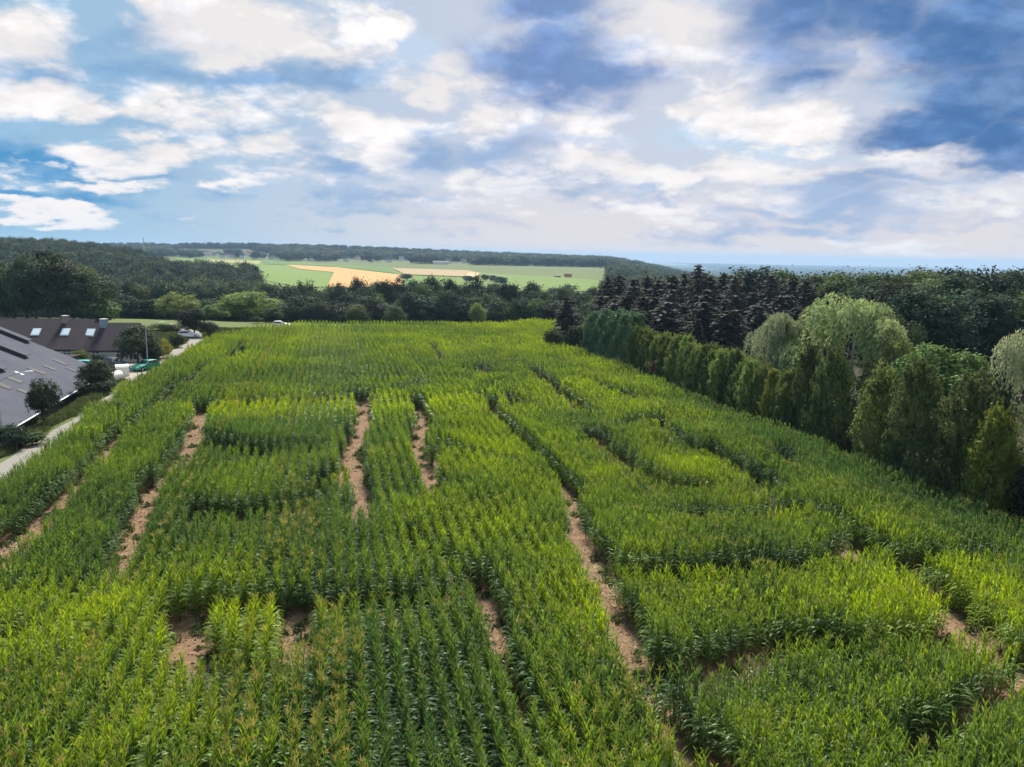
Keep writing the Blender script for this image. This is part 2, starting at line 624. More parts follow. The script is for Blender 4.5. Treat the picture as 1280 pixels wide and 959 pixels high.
def make_ground():
    ys = np.concatenate([np.arange(-60, 190, 3.0), np.geomspace(190, 18000, 170)])
    us = np.linspace(-1, 1, 161)
    us = np.sign(us) * np.abs(us) ** 1.25
    Y, U = np.meshgrid(ys, us, indexing="ij")
    X = U * (np.maximum(Y, 0) * 1.15 + 170)
    Z = elev(X, Y)
    V = np.stack([X, Y, Z], -1).reshape(-1, 3)
    ny, nx = X.shape
    idx = np.arange(ny * nx).reshape(ny, nx)
    F = np.stack([idx[:-1, :-1], idx[:-1, 1:], idx[1:, 1:], idx[1:, :-1]], -1).reshape(-1, 4)
    me = bpy.data.meshes.new("ground")
    me.from_pydata(V.tolist(), [], F.tolist())
    me.polygons.foreach_set("use_smooth", np.ones(len(F), bool))
    me.materials.append(ground_material())
    o = link("ground", me)
    tag(o, "rolling green land falling into a valley and out to a far plain", kind="structure")


make_ground()

FIELD = [(-25, 2), (-36.4, 54.6), (-40.4, 71), (-46.0, 90), (-51.4, 117.5), (-56, 146), (-54, 168), (-40, 176), (-22, 179), (-5, 184), (11, 197), (7.5, 165), (9.2, 146), (13.0, 128), (16.6, 115), (30.8, 53), (43, 2)]


def soil_material():
    m, nt = new_mat("soil")
    geo = N(nt, "ShaderNodeNewGeometry").outputs["Position"]
    n1 = noise(nt, geo, 0.25, 4, 0.6)
    n2 = noise(nt, geo, 2.2, 6, 0.7)
    n3 = noise(nt, geo, 14.0, 4, 0.7)
    c = mixc(nt, n1, (0.105, 0.061, 0.035), (0.185, 0.112, 0.066))
    c = mixc(nt, smooth(nt, n2, 0.42, 0.72), c, (0.235, 0.152, 0.094))
    c = mixc(nt, smooth(nt, n3, 0.55, 0.75), c, (0.13, 0.085, 0.05))
    b = N(nt, "ShaderNodeBsdfPrincipled", ins={"Base Color": c, "Roughness": 0.95, "Specular IOR Level": 0.1})
    bp = N(nt, "ShaderNodeBump", ins={"Strength": 0.9, "Distance": 0.08, "Height": mathn(nt, "ADD", n2, mathn(nt, "MULTIPLY", n3, 0.4))})
    nt.links.new(bp.outputs[0], b.inputs["Normal"])
    o = N(nt, "ShaderNodeOutputMaterial")
    nt.links.new(b.outputs[0], o.inputs[0])
    return m


drape("field_soil", FIELD, soil_material(), 0.012, 7, "bare reddish brown soil of the maize field and its walkways")

# the lane along the field and the farmyard
asphalt = plain_mat("worn_asphalt", (0.185, 0.17, 0.148), 0.9, 0.2, var=0.22, scale=0.8, coord="Object")
verge_m = plain_mat("verge_grass", (0.075, 0.085, 0.028), 0.95, 0.1, var=0.5, scale=1.3)


def ribbon(name, line, wl, wr, off, mat, label):
    pts = []
    line = np.array(line)
    dense = []
    for a, b in zip(line[:-1], line[1:]):
        for t in np.linspace(0, 1, 8, endpoint=False):
            dense.append(a + (b - a) * t)
    dense.append(line[-1])
    dense = np.array(dense)
    for _ in range(6):
        dense[1:-1] = (dense[:-2] + dense[1:-1] * 2 + dense[2:]) / 4
    vs, fs = [], []
    for i, p in enumerate(dense):
        d = dense[min(i + 1, len(dense) - 1)] - dense[max(i - 1, 0)]
        d /= np.hypot(*d)
        nrm = np.array([-d[1], d[0]])
        for k, s in enumerate(np.linspace(wl, -wr, 5)):
            q = p + nrm * (s + 0.12 * math.sin(i * 1.7 + k) * (k in (0, 4)))
            vs.append((q[0], q[1], E1(*q) + off))
    for i in range(len(dense) - 1):
        for k in range(4):
            a = i * 5 + k
            fs.append((a, a + 1, a + 6, a + 5))
    mb = MB()
    mb.add(vs, fs)
    o = mb.obj(name, mat)
    tag(o, label, kind="structure")
    return o


ribbon("road", ROAD, 1.5, 1.5, 0.03, asphalt, "narrow pale farm road running beside the maize")
yard = [hit(150, 478), hit(215, 455), hit(205, 447), hit(150, 452), hit(118, 462)]
drape("farmyard", [(p[0], p[1]) for p in yard], plain_mat("yard_gravel", (0.27, 0.235, 0.195), 0.95, 0.1, var=0.25, scale=0.9), 0.045, 5, "pale gravel yard in front of the farmhouse")

# far crop fields on the opposite slope
R2 = lambda x, y: (200 + x / 2.2857, 270 + y / 2.2857)


def crop(name, pts, col, off, label, var=0.12, scale=0.03):
    poly = []
    for p in pts:
        q = hit(*R2(*p), tmin=330)
        poly.append((q[0], q[1]))
    m = plain_mat(name + "_cover", col, 0.95, 0.1, var=var, scale=scale)
    return drape(name, poly, m, off, 6, label)


crop("pasture", [(20, 120), (150, 122), (300, 128), (660, 150), (1000, 168), (1275, 186), (1290, 215), (1000, 222), (700, 212), (480, 222), (300, 215), (180, 150)], (0.100, 0.152, 0.030), 0.5, "bright green pasture on the far slope", 0.2)
crop("stubble_strip", [(140, 126), (290, 131), (282, 139), (150, 133)], (0.25, 0.22, 0.09), 0.9, "thin straw coloured strip at the top of the far slope")
crop("green_crop", [(292, 130), (655, 152), (672, 166), (500, 147), (300, 139)], (0.07, 0.13, 0.035), 0.9, "darker green crop strip above the tan field")
crop("mown_meadow", [(285, 141), (372, 143), (492, 163), (480, 205), (400, 208), (285, 183)], (0.110, 0.165, 0.033), 0.9, "light green meadow left of the tan field")
crop("tan_field", [(360, 142), (505, 149), (690, 172), (692, 200), (560, 210), (478, 206), (497, 164), (400, 154)], (0.40, 0.225, 0.085), 1.3, "ripe tan grain field on the far slope")
crop("ploughed_field", [(662, 151), (880, 158), (915, 166), (880, 177), (700, 170)], (0.27, 0.20, 0.11), 1.3, "brownish harvested field right of the tan field")
crop("sandy_patch", [(880, 166), (915, 166), (905, 178), (875, 180)], (0.42, 0.30, 0.17), 1.7, "small sandy patch between the far fields")


#@@MAIZE
# ------------------------------------------------------------------ maize
def maize_material(name, shift):
    m, nt = new_mat(name)
    tint = N(nt, "ShaderNodeAttribute", attribute_type="INSTANCER", attribute_name="tint").outputs["Fac"]
    geo = N(nt, "ShaderNodeNewGeometry")
    tc = N(nt, "ShaderNodeTexCoord").outputs["Object"]
    hz = N(nt, "ShaderNodeSeparateXYZ", ins={0: tc}).outputs[2]
    rnd = geo.outputs["Random Per Island"]
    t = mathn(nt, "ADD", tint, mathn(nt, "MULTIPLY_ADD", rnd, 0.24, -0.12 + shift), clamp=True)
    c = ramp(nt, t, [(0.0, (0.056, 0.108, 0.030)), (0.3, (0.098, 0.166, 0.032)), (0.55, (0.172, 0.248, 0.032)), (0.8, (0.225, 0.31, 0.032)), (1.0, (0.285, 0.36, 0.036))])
    # the lowest leaves of a plant are old and straw coloured
    old = mathn(nt, "MULTIPLY", smooth(nt, hz, 0.75, 0.2), smooth(nt, rnd, 0.35, 0.8))
    c = mixc(nt, old, c, (0.17, 0.125, 0.05))
    tcol = hsv(nt, c, 0.485, 1.1, 1.6)
    leaf_shader(nt, c, 0.40, 0.018, 0.42, tcol)
    return m


def tassel_material():
    m, nt = new_mat("maize_tassel")
    oi = N(nt, "ShaderNodeAttribute", attribute_type="INSTANCER", attribute_name="dry").outputs["Fac"]
    c = mixc(nt, oi, (0.23, 0.27, 0.055), (0.50, 0.40, 0.11))
    leaf_shader(nt, c, 0.3, 0.02)
    return m


MAT_MAIZE = maize_material("maize_leaf", -0.06)
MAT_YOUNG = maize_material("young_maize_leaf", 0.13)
MAT_TASSEL = tassel_material()


def maize_geometry(seed, nseg=5, fold=True, width=0.066, nleaf=16):
    """Stalk with arching leaves in two ranks, and the tassel on top. Returns (leaf verts, faces), (tassel verts, faces)."""
    g = random.Random(seed)
    mb = MB()
    H = 2.0 * g.uniform(0.95, 1.05)
    lean = (g.uniform(-0.06, 0.06), g.uniform(-0.06, 0.06))
    ax = lambda z: Vector((lean[0] * z, lean[1] * z, z))
    mb.tube([ax(0), ax(H * 0.5), ax(H)], [0.017, 0.014, 0.008], 5, cap=False)
    phi = 0.0
    for i in range(nleaf):
        u = i / (nleaf - 1)
        z = H * (0.10 + 0.88 * u)
        a = phi + i * math.pi + g.gauss(0, 0.42)
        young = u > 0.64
        if young:
            # whorl of short upright leaves at the top
            L = (0.54 - 0.45 * (u - 0.64)) * g.uniform(0.85, 1.15)
            w = width * 0.85 * g.uniform(0.85, 1.15)
            th = R(g.uniform(6, 15))
            end = R(g.uniform(18, 52))
        else:
            # long leaves that arch over and hang
            L = (0.54 + 0.18 * math.sin(math.pi * min(1, u * 1.3))) * g.uniform(0.85, 1.15)
            w = width * (0.9 + 0.3 * math.sin(math.pi * u)) * g.uniform(0.85, 1.15)
            th = R(g.uniform(12, 24))
            end = R(g.uniform(125, 172))
        tw = g.uniform(-0.5, 0.5)
        p = ax(z)
        out = Vector((math.cos(a), math.sin(a), 0))
        side0 = Vector((-math.sin(a), math.cos(a), 0))
        rows = []
        for k in range(nseg + 1):
            s = k / nseg
            ang = th + (end - th) * s ** 1.35
            d = out * math.sin(ang) + Vector((0, 0, 1)) * math.cos(ang)
            if k:
                p = p + d * (L / nseg)
            wd = w * (0.45 + 0.55 * min(1, s * 4)) * (1 - max(0, (s - 0.45) / 0.55) ** 1.6) + 0.003
            nrm = side0.cross(d)
            sd_ = (side0 * math.cos(tw * s) + nrm * math.sin(tw * s)).normalized()
            wav = nrm * (0.012 * math.sin(k * 2.1 + seed))
            if fold:
                rows.append([p - sd_ * wd * 0.5 + nrm * -0.012 + wav, p, p + sd_ * wd * 0.5 - nrm * 0.012 - wav])
            else:
                rows.append([p - sd_ * wd * 0.5, p + sd_ * wd * 0.5])
        c = len(rows[0])
        vs = [q for r_ in rows for q in r_]
        fs = []
        for k in range(nseg):
            for j in range(c - 1):
                fs.append((k * c + j, k * c + j + 1, (k + 1) * c + j + 1, (k + 1) * c + j))
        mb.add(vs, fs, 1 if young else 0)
    tb = MB()
    top = ax(H)
    for i in range(8):
        a = g.uniform(0, 6.283)
        ang = R(0 if i == 0 else g.uniform(22, 55))
        L = 0.36 if i == 0 else g.uniform(0.17, 0.27)
        d = Vector((math.cos(a) * math.sin(ang), math.sin(a) * math.sin(ang), math.cos(ang)))
        b = top + Vector((0, 0, 0.02 + 0.012 * i))
        e = b + d * L - Vector((0, 0, 0.05 * math.sin(ang)))
        mid = b + d * L * 0.55
        for pr in ((d.orthogonal().normalized()), d.cross(d.orthogonal()).normalized()):
            q = pr * 0.0105
            tb.add([b - q * .6, b + q * .6, mid + q, mid - q, e + q * .5, e - q * .5], [(0, 1, 2, 3), (3, 2, 4, 5)])
    return mb, tb


def joined(name, a, b, ma, mb_):
    m = MB()
    m.add(a.v, a.f, 0)
    m.m = list(a.m)
    m.add(b.v, b.f, 2)
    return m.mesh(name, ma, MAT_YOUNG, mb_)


# walkways cut through the maize: centre lines read as (column, row, height of what shows there)
LANES = [
    [(-40, 742, 0), (17, 699, 0), (60, 648, 0.4), (103, 612, 0.2), (143, 562, 0.2), (172, 533, 0.8), (211, 500, 0.5), (232, 480, 1), (258, 462, 0.8), (285, 449, 1), (308, 438, 0.8)],
    [(140, 722, 0.3), (172, 695, 0), (178, 660, 0), (190, 620, 0.2), (215, 600, 0.3), (238, 577, 0), (246, 553, 0), (249, 534, 0.1), (258, 512, 0.6)],
    [(245, 566, 0.2), (287, 578, 0.2), (330, 576, 0.6), (385, 574, 0.4)],
    [(252, 652, 0.7), (268, 661, 0.2), (310, 652, 0.8), (350, 645, 0.8), (388, 642, 0.8)],
    [(456, 502, 0.3), (454, 522, 0), (452, 547, 0), (438, 575, 0), (443, 592, 0), (449, 620, 0), (452, 670, 0)],
    [(265, 503, 1.6), (350, 499, 1.6), (432, 497, 1.2), (457, 502, 0.4), (490, 494, 1), (515, 486, 1), (534, 478, 1.2)],
    [(520, 508, 0.6), (526, 522, 0), (529, 540, 0.6), (521, 560, 0.2), (520, 572, 0), (531, 598, 0), (543, 632, 0)],
    [(719, 676, 0.2), (723, 692, 0), (736, 722, 0), (748, 752, 0), (772, 810, 0), (798, 876, 0), (828, 915, 0.2), (862, 955, 0.4), (895, 1000, 0.5)],
    [(590, 735, 0.5), (606, 764, 0), (616, 788, 0), (626, 806, 0.2)],
    [(222, 790, 0), (262, 785, 0), (300, 783, 0), (345, 783, 0), (378, 783, 0), (440, 784, 0), (505, 781, 0), (575, 774, 0), (606, 764, 0)],
    [(224, 790, 0), (232, 812, 0), (236, 850, 0), (300, 866, 0), (352, 866, 0), (378, 850, 0), (378, 800, 0), (378, 783, 0)],
    [(785, 848, 0), (832, 838, 1.3), (885, 820, 1.7), (930, 800, 1.8), (985, 784, 1.8), (1040, 790, 1.8), (1110, 795, 1.8), (1190, 790, 1.6), (1222, 778, 1)],
    [(724, 696, 0), (762, 706, 1.5), (800, 706, 1.8), (860, 706, 1.8), (920, 703, 1.8), (980, 700, 1.8), (1050, 693, 1.7), (1080, 686, 1)],
    [(985, 634, 1.4), (1028, 648, 1.2), (1054, 666, 1.0), (1080, 690, 0.9), (1110, 712, 0.8), (1140, 732, 0.8), (1175, 754, 0.8), (1212, 786, 0.6), (1245, 812, 1), (1300, 840, 1)],
    [(1112, 712, 0.9), (1150, 700, 1.3), (1190, 691, 1.6), (1235, 686, 1.6)],
    [(825, 537, 1.4), (868, 558, 1.2), (905, 577, 1.0), (940, 601, 1.0), (968, 616, 1.2)],
    [(972, 570, 1), (988, 590, 0.8)],
    [(722, 545, 1.0), (738, 555, 0.4), (762, 580, 0.2), (790, 602, 0.1), (820, 619, 0.1), (850, 610, 1.3), (872, 606, 1.6)],
    [(664, 463, 1), (690, 487, 0.9), (720, 508, 1), (744, 524, 0.9)],
    [(638, 500, 1.3), (664, 511, 1.2), (702, 507, 1.4)],
    [(684, 450, 1.2), (706, 456, 1.2)],
    [(539, 432, 1.3), (544, 439, 1.2), (553, 450, 1.3)],
    [(345, 431, 1.4), (358, 433, 1.3), (405, 423, 1.4), (418, 421, 1.4), (470, 420, 1.6)],
    [(1140, 985, 0), (1172, 952, 0), (1205, 930, 0), (1245, 900, 0.1), (1290, 870, 0.3), (1340, 845, 0.5)],
    [(612, 470, 1.6), (600, 455, 1.6), (640, 447, 1.6)],
    [(0, 772, 1.9), (70, 774, 1.9), (130, 778, 1.8)],
    [(528, 505, 1), (560, 500, 1.4), (592, 494, 1.4), (612, 508, 0.9), (632, 535, 1.0), (668, 570, 1.0), (701, 604, 0.8), (714, 624, 0.4), (716, 655, 0.7)],
    [(515, 668, 1.4), (548, 690, 1.2), (575, 714, 1.0), (592, 738, 0.6)],
    [(626, 806, 0.5), (645, 842, 1.2), (668, 880, 1.6)],
    [(470, 472, 1.7), (520, 466, 1.7), (575, 462, 1.7), (628, 468, 1.6)],
    [(318, 466, 1.7), (370, 460, 1.7), (432, 456, 1.7)],
    [(565, 431, 1.7), (610, 428, 1.7), (655, 430, 1.7)],
    [(715, 470, 1.6), (745, 478, 1.6), (785, 494, 1.6)],
    [(595, 484, 1.7), (630, 479, 1.7), (668, 480, 1.6)],
    [(440, 436, 1.7), (500, 433, 1.7), (530, 436, 1.6)],
    [(300, 419, 1.7), (360, 415, 1.7), (430, 412, 1.7), (520, 411, 1.7)],
    [(770, 530, 1.6), (800, 520, 1.6), (838, 528, 1.6)],
    [(868, 640, 1.7), (930, 640, 1.7), (988, 634, 1.6)],
    [(430, 590, 1.4), (405, 600, 1.6), (385, 604, 1.7)],
    [(545, 560, 1.2), (580, 566, 1.5), (640, 580, 1.6)],
    [(-40, 742, 0), (12, 706, 0), (38, 676, 0)],
]
lanes_w = [np.array([gp(*p)[:2] for p in ln]) for ln in LANES]
LANE_HW = [1.05] * len(lanes_w)
for i in (2, 3, 5, 11, 12, 14, 15, 17, 18, 19):
    LANE_HW[i] = 1.35
LANE_HW[2] = LANE_HW[3] = 1.7
for i in range(29, len(lanes_w)):
    LANE_HW[i] = 1.25
LANE_HW[26], LANE_HW[27], LANE_HW[28] = 0.78, 0.6, 0.3
LANE_HW[-1] = 1.5
LANE_HW[8] = 0.85
LANE_HW[0] = 0.95
LANE_HW[1] = 1.0
LANE_HW[4] = LANE_HW[6] = LANE_HW[7] = 1.0
LANE_HW[9] = 1.05
LANE_HW[10] = 0.92
LANE_HW[13] = 0.95
LANE_HW[7] = 0.88
LANE_HW[11] = LANE_HW[14] = 1.15
LANE_HW[12] = 1.35
LANE_HW[23] = 0.72
LANE_HW[21] = 0.75
LANE_HW[25] = 0.5

ROWDIR = np.array([-math.sin(R(13.2)), math.cos(R(13.2))])
ROWNRM = np.array([ROWDIR[1], -ROWDIR[0]])


def vnoise(P, scale, seed):
    """Smooth value noise in the plane (numpy)."""
    g = np.random.default_rng(seed)
    T = g.random((64, 64))
    q = P / scale + 1000.3
    i = np.floor(q).astype(int)
    f = q - i
    f = f * f * (3 - 2 * f)
    a = T[i[:, 0] % 64, i[:, 1] % 64]
    b = T[(i[:, 0] + 1) % 64, i[:, 1] % 64]
    c = T[i[:, 0] % 64, (i[:, 1] + 1) % 64]
    d = T[(i[:, 0] + 1) % 64, (i[:, 1] + 1) % 64]
    return (a * (1 - f[:, 0]) + b * f[:, 0]) * (1 - f[:, 1]) + (c * (1 - f[:, 0]) + d * f[:, 0]) * f[:, 1]


# patches of the crop that are yellower or bluer: (column, row, radius across m, radius along m, amount)
PATCH = [
    (430, 508, 13, 4.5, 0.34), (300, 510, 9, 5, 0.28), (560, 505, 10, 4, 0.40), (620, 560, 7, 12, 0.16), (490, 545, 3, 5, 0.1),
    (640, 440, 20, 8, 0.12), (700, 750, 3.0, 3.5, 0.30), (1150, 770, 5, 3, 0.24), (1210, 730, 5, 4, 0.2), (960, 740, 9, 3, 0.16), (1000, 660, 8, 4, 0.16),
    (790, 580, 5, 8, 0.16), (730, 500, 6, 8, 0.22), (880, 600, 6, 6, 0.14), (640, 660, 6, 5, 0.14), (60, 770, 4, 3, 0.2), (240, 740, 3, 2, 0.15), (300, 770, 2.5, 2, 0.22), (130, 790, 6, 3, 0.2),
    (1000, 530, 9, 25, -0.24), (1150, 620, 9, 10, -0.26), (870, 480, 6, 25, -0.12), (940, 830, 6, 3, -0.16), (880, 880, 4, 3, -0.1), (360, 460, 14, 14, -0.10), (350, 650, 8, 6, -0.14), (360, 545, 6, 6, -0.16),
    (80, 590, 10, 18, -0.06), (150, 650, 6, 8, -0.10), (200, 520, 6, 14, -0.10), (560, 430, 20, 8, 0.1), (650, 405, 14, 8, 0.22), (620, 720, 4, 5, -0.14), (480, 700, 6, 5, -0.08), (450, 860, 5, 6, -0.10),
    (120, 900, 5, 4, 0.02), (700, 900, 4, 4, 0.04), (1240, 650, 8, 8, -0.2), (760, 650, 8, 3, -0.14), (850, 690, 6, 2, -0.12), (550, 600, 4, 8, -0.1),
]


def grow_maize():
    # rows, then plants along each row
    us = np.arange(-75, 75, 0.75)
    pts, rows_i = [], []
    for i, u in enumerate(us):
        vv = np.arange(-5, 235, 0.142)
        vv = vv + rng.normal(0, 0.03, len(vv))
        uu = u + rng.normal(0, 0.022, len(vv)) + 0.10 * np.sin(vv * 0.07 + i * 0.05)
        pts.append(ROWNRM[None] * uu[:, None] + ROWDIR[None] * vv[:, None])
        rows_i.append(np.full(len(vv), i))
    P = np.concatenate(pts)
    ri = np.concatenate(rows_i)
    k = in_poly(P, FIELD)
    P, ri = P[k], ri[k]
    # out of sight on both sides of the camera
    P3 = np.column_stack([P, elev(P[:, 0], P[:, 1]) + 1.5])
    px, py, zc = proj(P3)
    k = (zc > 5) & (px > -260) & (px < 1540) & (py < 1120)
    # plants far off are sown as seen: thinner sampling there
    far = P[:, 1] > 115
    k &= ~(far & (rng.random(len(P)) < 0.30))
    k &= rng.random(len(P)) > 0.025
    edge_n = (vnoise(P, 1.1, 3) - 0.5) * 0.6
    for ln, hw in zip(lanes_w, LANE_HW):
        d, _ = seg_dist(P, ln)
        k &= d > hw + edge_n
    P, ri = P[k], ri[k]
    n = len(P)
    z = elev(P[:, 0], P[:, 1])
    # vigour and colour
    rowr = np.random.default_rng(5).random(400)
    tint = 0.275 + (vnoise(P, 9, 11) - 0.5) * 0.36 + (vnoise(P, 2.6, 12) - 0.5) * 0.34 + rng.normal(0, 0.07, n) + (rowr[ri] - 0.5) * 0.10
    for (cx, cy_, rx, ry, a) in PATCH:
        c = gp(cx, cy_, 1.5)[:2]
        q = P - c
        uu, vv = q @ ROWNRM, q @ ROWDIR
        tint += a * np.exp(-(uu / rx) ** 2 - (vv / ry) ** 2)
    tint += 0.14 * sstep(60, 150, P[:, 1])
    hs = 1.0 + (vnoise(P, 6, 21) - 0.5) * 0.30 + (vnoise(P, 1.7, 22) - 0.5) * 0.22 + rng.normal(0, 0.055, n)
    dry = np.clip(0.35 + (rowr[(ri * 7) % 400] - 0.5) * 0.9 + rng.normal(0, 0.25, n), 0, 1)
    # tassels: some rows are full of them, others hardly flower
    flow = rowr[(ri * 3 + 11) % 400]
    ptas = np.clip(0.08 + (vnoise(P, 7, 31) - 0.5) * 0.5 + np.where(flow > 0.9, 0.4, 0), 0.02, 0.97)
    uc = P @ ROWNRM
    for (cx, cy_, hw_, a_) in ((405, 850, 1.3, 0.95), (375, 640, 1.2, 0.75), (450, 560, 1.0, 0.5), (290, 880, 1.0, 0.5), (90, 900, 5.0, 0.28), (760, 900, 3.0, 0.2)):
        c = gp(cx, cy_, 2.2)[:2]
        g2 = np.exp(-((uc - c @ ROWNRM) / hw_) ** 4) * np.exp(-(((P - c) @ ROWDIR) / 9) ** 2)
        ptas = np.clip(ptas + a_ * g2, 0, 0.97)
        dry = np.clip(dry + 0.5 * a_ * g2, 0, 1)
    tas = rng.random(n) < ptas
    yaw = R(13.2) + rng.normal(0, 0.5, n) + math.pi * rng.integers(0, 2, n)
    tilt = rng.normal(0, 0.05, (n, 2))
    rot = np.column_stack([tilt, yaw])
    wid = hs * rng.uniform(0.88, 1.12, n)
    scl = np.column_stack([wid, wid, hs])
    dist = np.hypot(P[:, 0], P[:, 1])
    # kinds: 0-4 close with tassel, 5-9 close without, 10-13 distant with, 14-17 distant without
    close = dist < 75
    kind = np.where(close, rng.integers(0, 5, n) + np.where(tas, 0, 5), 10 + rng.integers(0, 4, n) + np.where(tas, 0, 4))
    protos = []
    near_geo = [maize_geometry(100 + s, 5, True) for s in range(5)]
    for i, (a, b) in enumerate(near_geo):
        protos.append(joined("maize_close_%d" % i, a, b, MAT_MAIZE, MAT_TASSEL))
    for i, (a, b) in enumerate(near_geo):
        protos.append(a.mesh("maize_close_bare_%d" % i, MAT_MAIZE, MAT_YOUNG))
    far_geo = [maize_geometry(200 + s, 3, False, 0.092, 11) for s in range(4)]
    for i, (a, b) in enumerate(far_geo):
        protos.append(joined("maize_distant_%d" % i, a, b, MAT_MAIZE, MAT_TASSEL))
    for i, (a, b) in enumerate(far_geo):
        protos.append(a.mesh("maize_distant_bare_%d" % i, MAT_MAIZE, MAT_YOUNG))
    P3 = np.column_stack([P, z])
    # the 300 plants that show largest are objects of their own
    px, py, zc = proj(P3 + np.array([0, 0, 2.0]))
    inside = (px > 4) & (px < 1276) & (py > 0) & (py < 935)
    order = np.argsort(np.where(inside, zc, 1e9))[:300]
    single = np.zeros(n, bool)
    single[order] = True
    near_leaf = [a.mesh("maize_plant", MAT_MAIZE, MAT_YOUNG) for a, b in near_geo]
    near_tas = [b.mesh("tassel", MAT_TASSEL) for a, b in near_geo]
    for i in order:
        v = int(kind[i] % 5)
        o = link("maize_plant", near_leaf[v], None, P3[i])
        o.rotation_euler = rot[i]
        o.scale = scl[i]
        o["tint"] = float(tint[i])
        o["dry"] = float(dry[i])
        tag(o, "leafy green maize plant in the front rows of the field at the bottom edge", "maize plant", "maize plants of the front rows")
        if tas[i]:
            t = link("tassel", near_tas[v], o)
            t["dry"] = float(dry[i])
            t["tint"] = float(tint[i])
    m = ~single
    o = scatter_object("maize_crop", P3[m], rot[m], scl[m], kind[m], protos, {"tint": tint[m], "dry": dry[m]})
    tag(o, "dense green maize crop cut by a maze of walkways", "maize crop", None, "stuff")
    print("maize plants", n)


grow_maize()


#@@TREES
# ------------------------------------------------------------------ trees
def cards(C, Nn, size, aspect, g, up_bias=None, shape=0.5):
    """Small leaf faces (kite shaped) at C, facing roughly Nn. up_bias: the long axis direction."""
    n = len(C)
    Nn = Nn / (np.linalg.norm(Nn, axis=1, keepdims=True) + 1e-9)
    if up_bias is None:
        a = g.normal(size=(n, 3))
    else:
        a = up_bias + g.normal(size=(n, 3)) * 0.25
    a = a - (a * Nn).sum(1, keepdims=True) * Nn
    a /= np.linalg.norm(a, axis=1, keepdims=True) + 1e-9
    b = np.cross(Nn, a)
    s = size * g.uniform(0.65, 1.3, (n, 1))
    L = a * s
    W = b * s * aspect
    bend = Nn * s * 0.18
    return np.stack([C - L, C - L * (shape - 0.5) * 2 + W - bend, C + L, C - L * (shape - 0.5) * 2 - W - bend], 1)


def unit(g, n):
    v = g.normal(size=(n, 3))
    return v / np.linalg.norm(v, axis=1, keepdims=True)


def broad_crown(name, seed, h, w, n, leaf, mat, base=0.22, lobes=14, rough=1.0):
    """Crown of lobes; each lobe a loose shell of leaf clumps with gaps between."""
    g = np.random.default_rng(seed)
    V = []
    zc = h * (base + (1 - base) / 2)
    hz = h * (1 - base) / 2
    cents, rads = [(0, 0, zc)], [min(w / 2, hz) * 0.72]
    for i in range(lobes):
        d = unit(g, 1)[0]
        d[2] = d[2] * 0.9 + 0.12
        k = g.uniform(0.5, 0.74)
        cents.append((d[0] * w / 2 * k, d[1] * w / 2 * k, zc + d[2] * hz * k))
        rads.append(g.uniform(0.24, 0.40) * min(w / 2, hz) * 1.15)
    rads = np.array(rads)
    cents = np.array(cents)
    pr = rads ** 2 / (rads ** 2).sum()
    ncl = max(20, n // 26)
    li = g.choice(len(rads), ncl, p=pr)
    d = unit(g, ncl)
    d[:, 2] = np.where(d[:, 2] < -0.75, -d[:, 2], d[:, 2])
    cc = cents[li] + d * rads[li][:, None] * g.uniform(0.75, 1.08, (ncl, 1)) * np.array([1, 1, 0.92])
    cs = g.uniform(0.45, 1.0, ncl) * leaf * 2.3 * rough
    ci = g.integers(0, ncl, n)
    off = g.normal(size=(n, 3)) * cs[ci][:, None] * np.array([0.6, 0.6, 0.42])
    C = cc[ci] + off
    C[:, 2] *= h / np.percentile(C[:, 2], 99.6)
    nn = d[ci] * 0.9 + unit(g, n) * 0.75 + np.array([0, 0, 0.35])
    return quads_mesh(name, cards(C, nn, leaf * 0.5, 0.62, g), mat)


def needle_crown(name, seed, h, w, mat, tiers=26, leaf=0.5, base=0.12, droop=0.35, per=12, taper=0.85):
    g = np.random.default_rng(seed)
    Cs, Ns, Us = [], [], []
    for t in range(tiers):
        u = (t + g.uniform(0, 0.7)) / tiers
        z = h * (base + (1 - base) * u)
        L = w / 2 * ((1 - u) ** taper * 0.95 + 0.05) * g.uniform(0.8, 1.15)
        nb = int(5 + 4 * (1 - u))
        a0 = g.uniform(0, 6.28)
        for b in range(nb):
            a = a0 + b * 6.283 / nb + g.normal() * 0.2
            Lb = L * g.uniform(0.65, 1.2)
            k = max(3, int(per * (0.35 + Lb / (w / 2))))
            s = g.uniform(0.15, 1.0, k)
            out = np.array([math.cos(a), math.sin(a), 0])
            side = np.array([-math.sin(a), math.cos(a), 0])
            lift = 0.25 * u
            P = out * (s * Lb)[:, None] + side * (g.normal(size=k) * 0.16 * Lb * (1.1 - s))[:, None]
            P[:, 2] += z + lift * s * Lb - droop * Lb * s ** 2 + g.normal(size=k) * 0.12 * leaf
            Cs.append(P)
            Ns.append(np.array([0, 0, 1.0]) + out * 0.5 + unit(g, k) * 0.55)
            Us.append(np.tile(out * 0.8 - np.array([0, 0, 0.45]), (k, 1)))
    # leader
    k = 10
    P = np.zeros((k, 3))
    P[:, 2] = np.linspace(h * 0.93, h * 1.0, k)
    Cs.append(P)
    Ns.append(unit(g, k))
    Us.append(np.tile([0, 0, 1.0], (k, 1)))
    C, Nn, U = np.concatenate(Cs), np.concatenate(Ns), np.concatenate(Us)
    return quads_mesh(name, cards(C, Nn, leaf * 0.5, 0.55, g, U), mat)


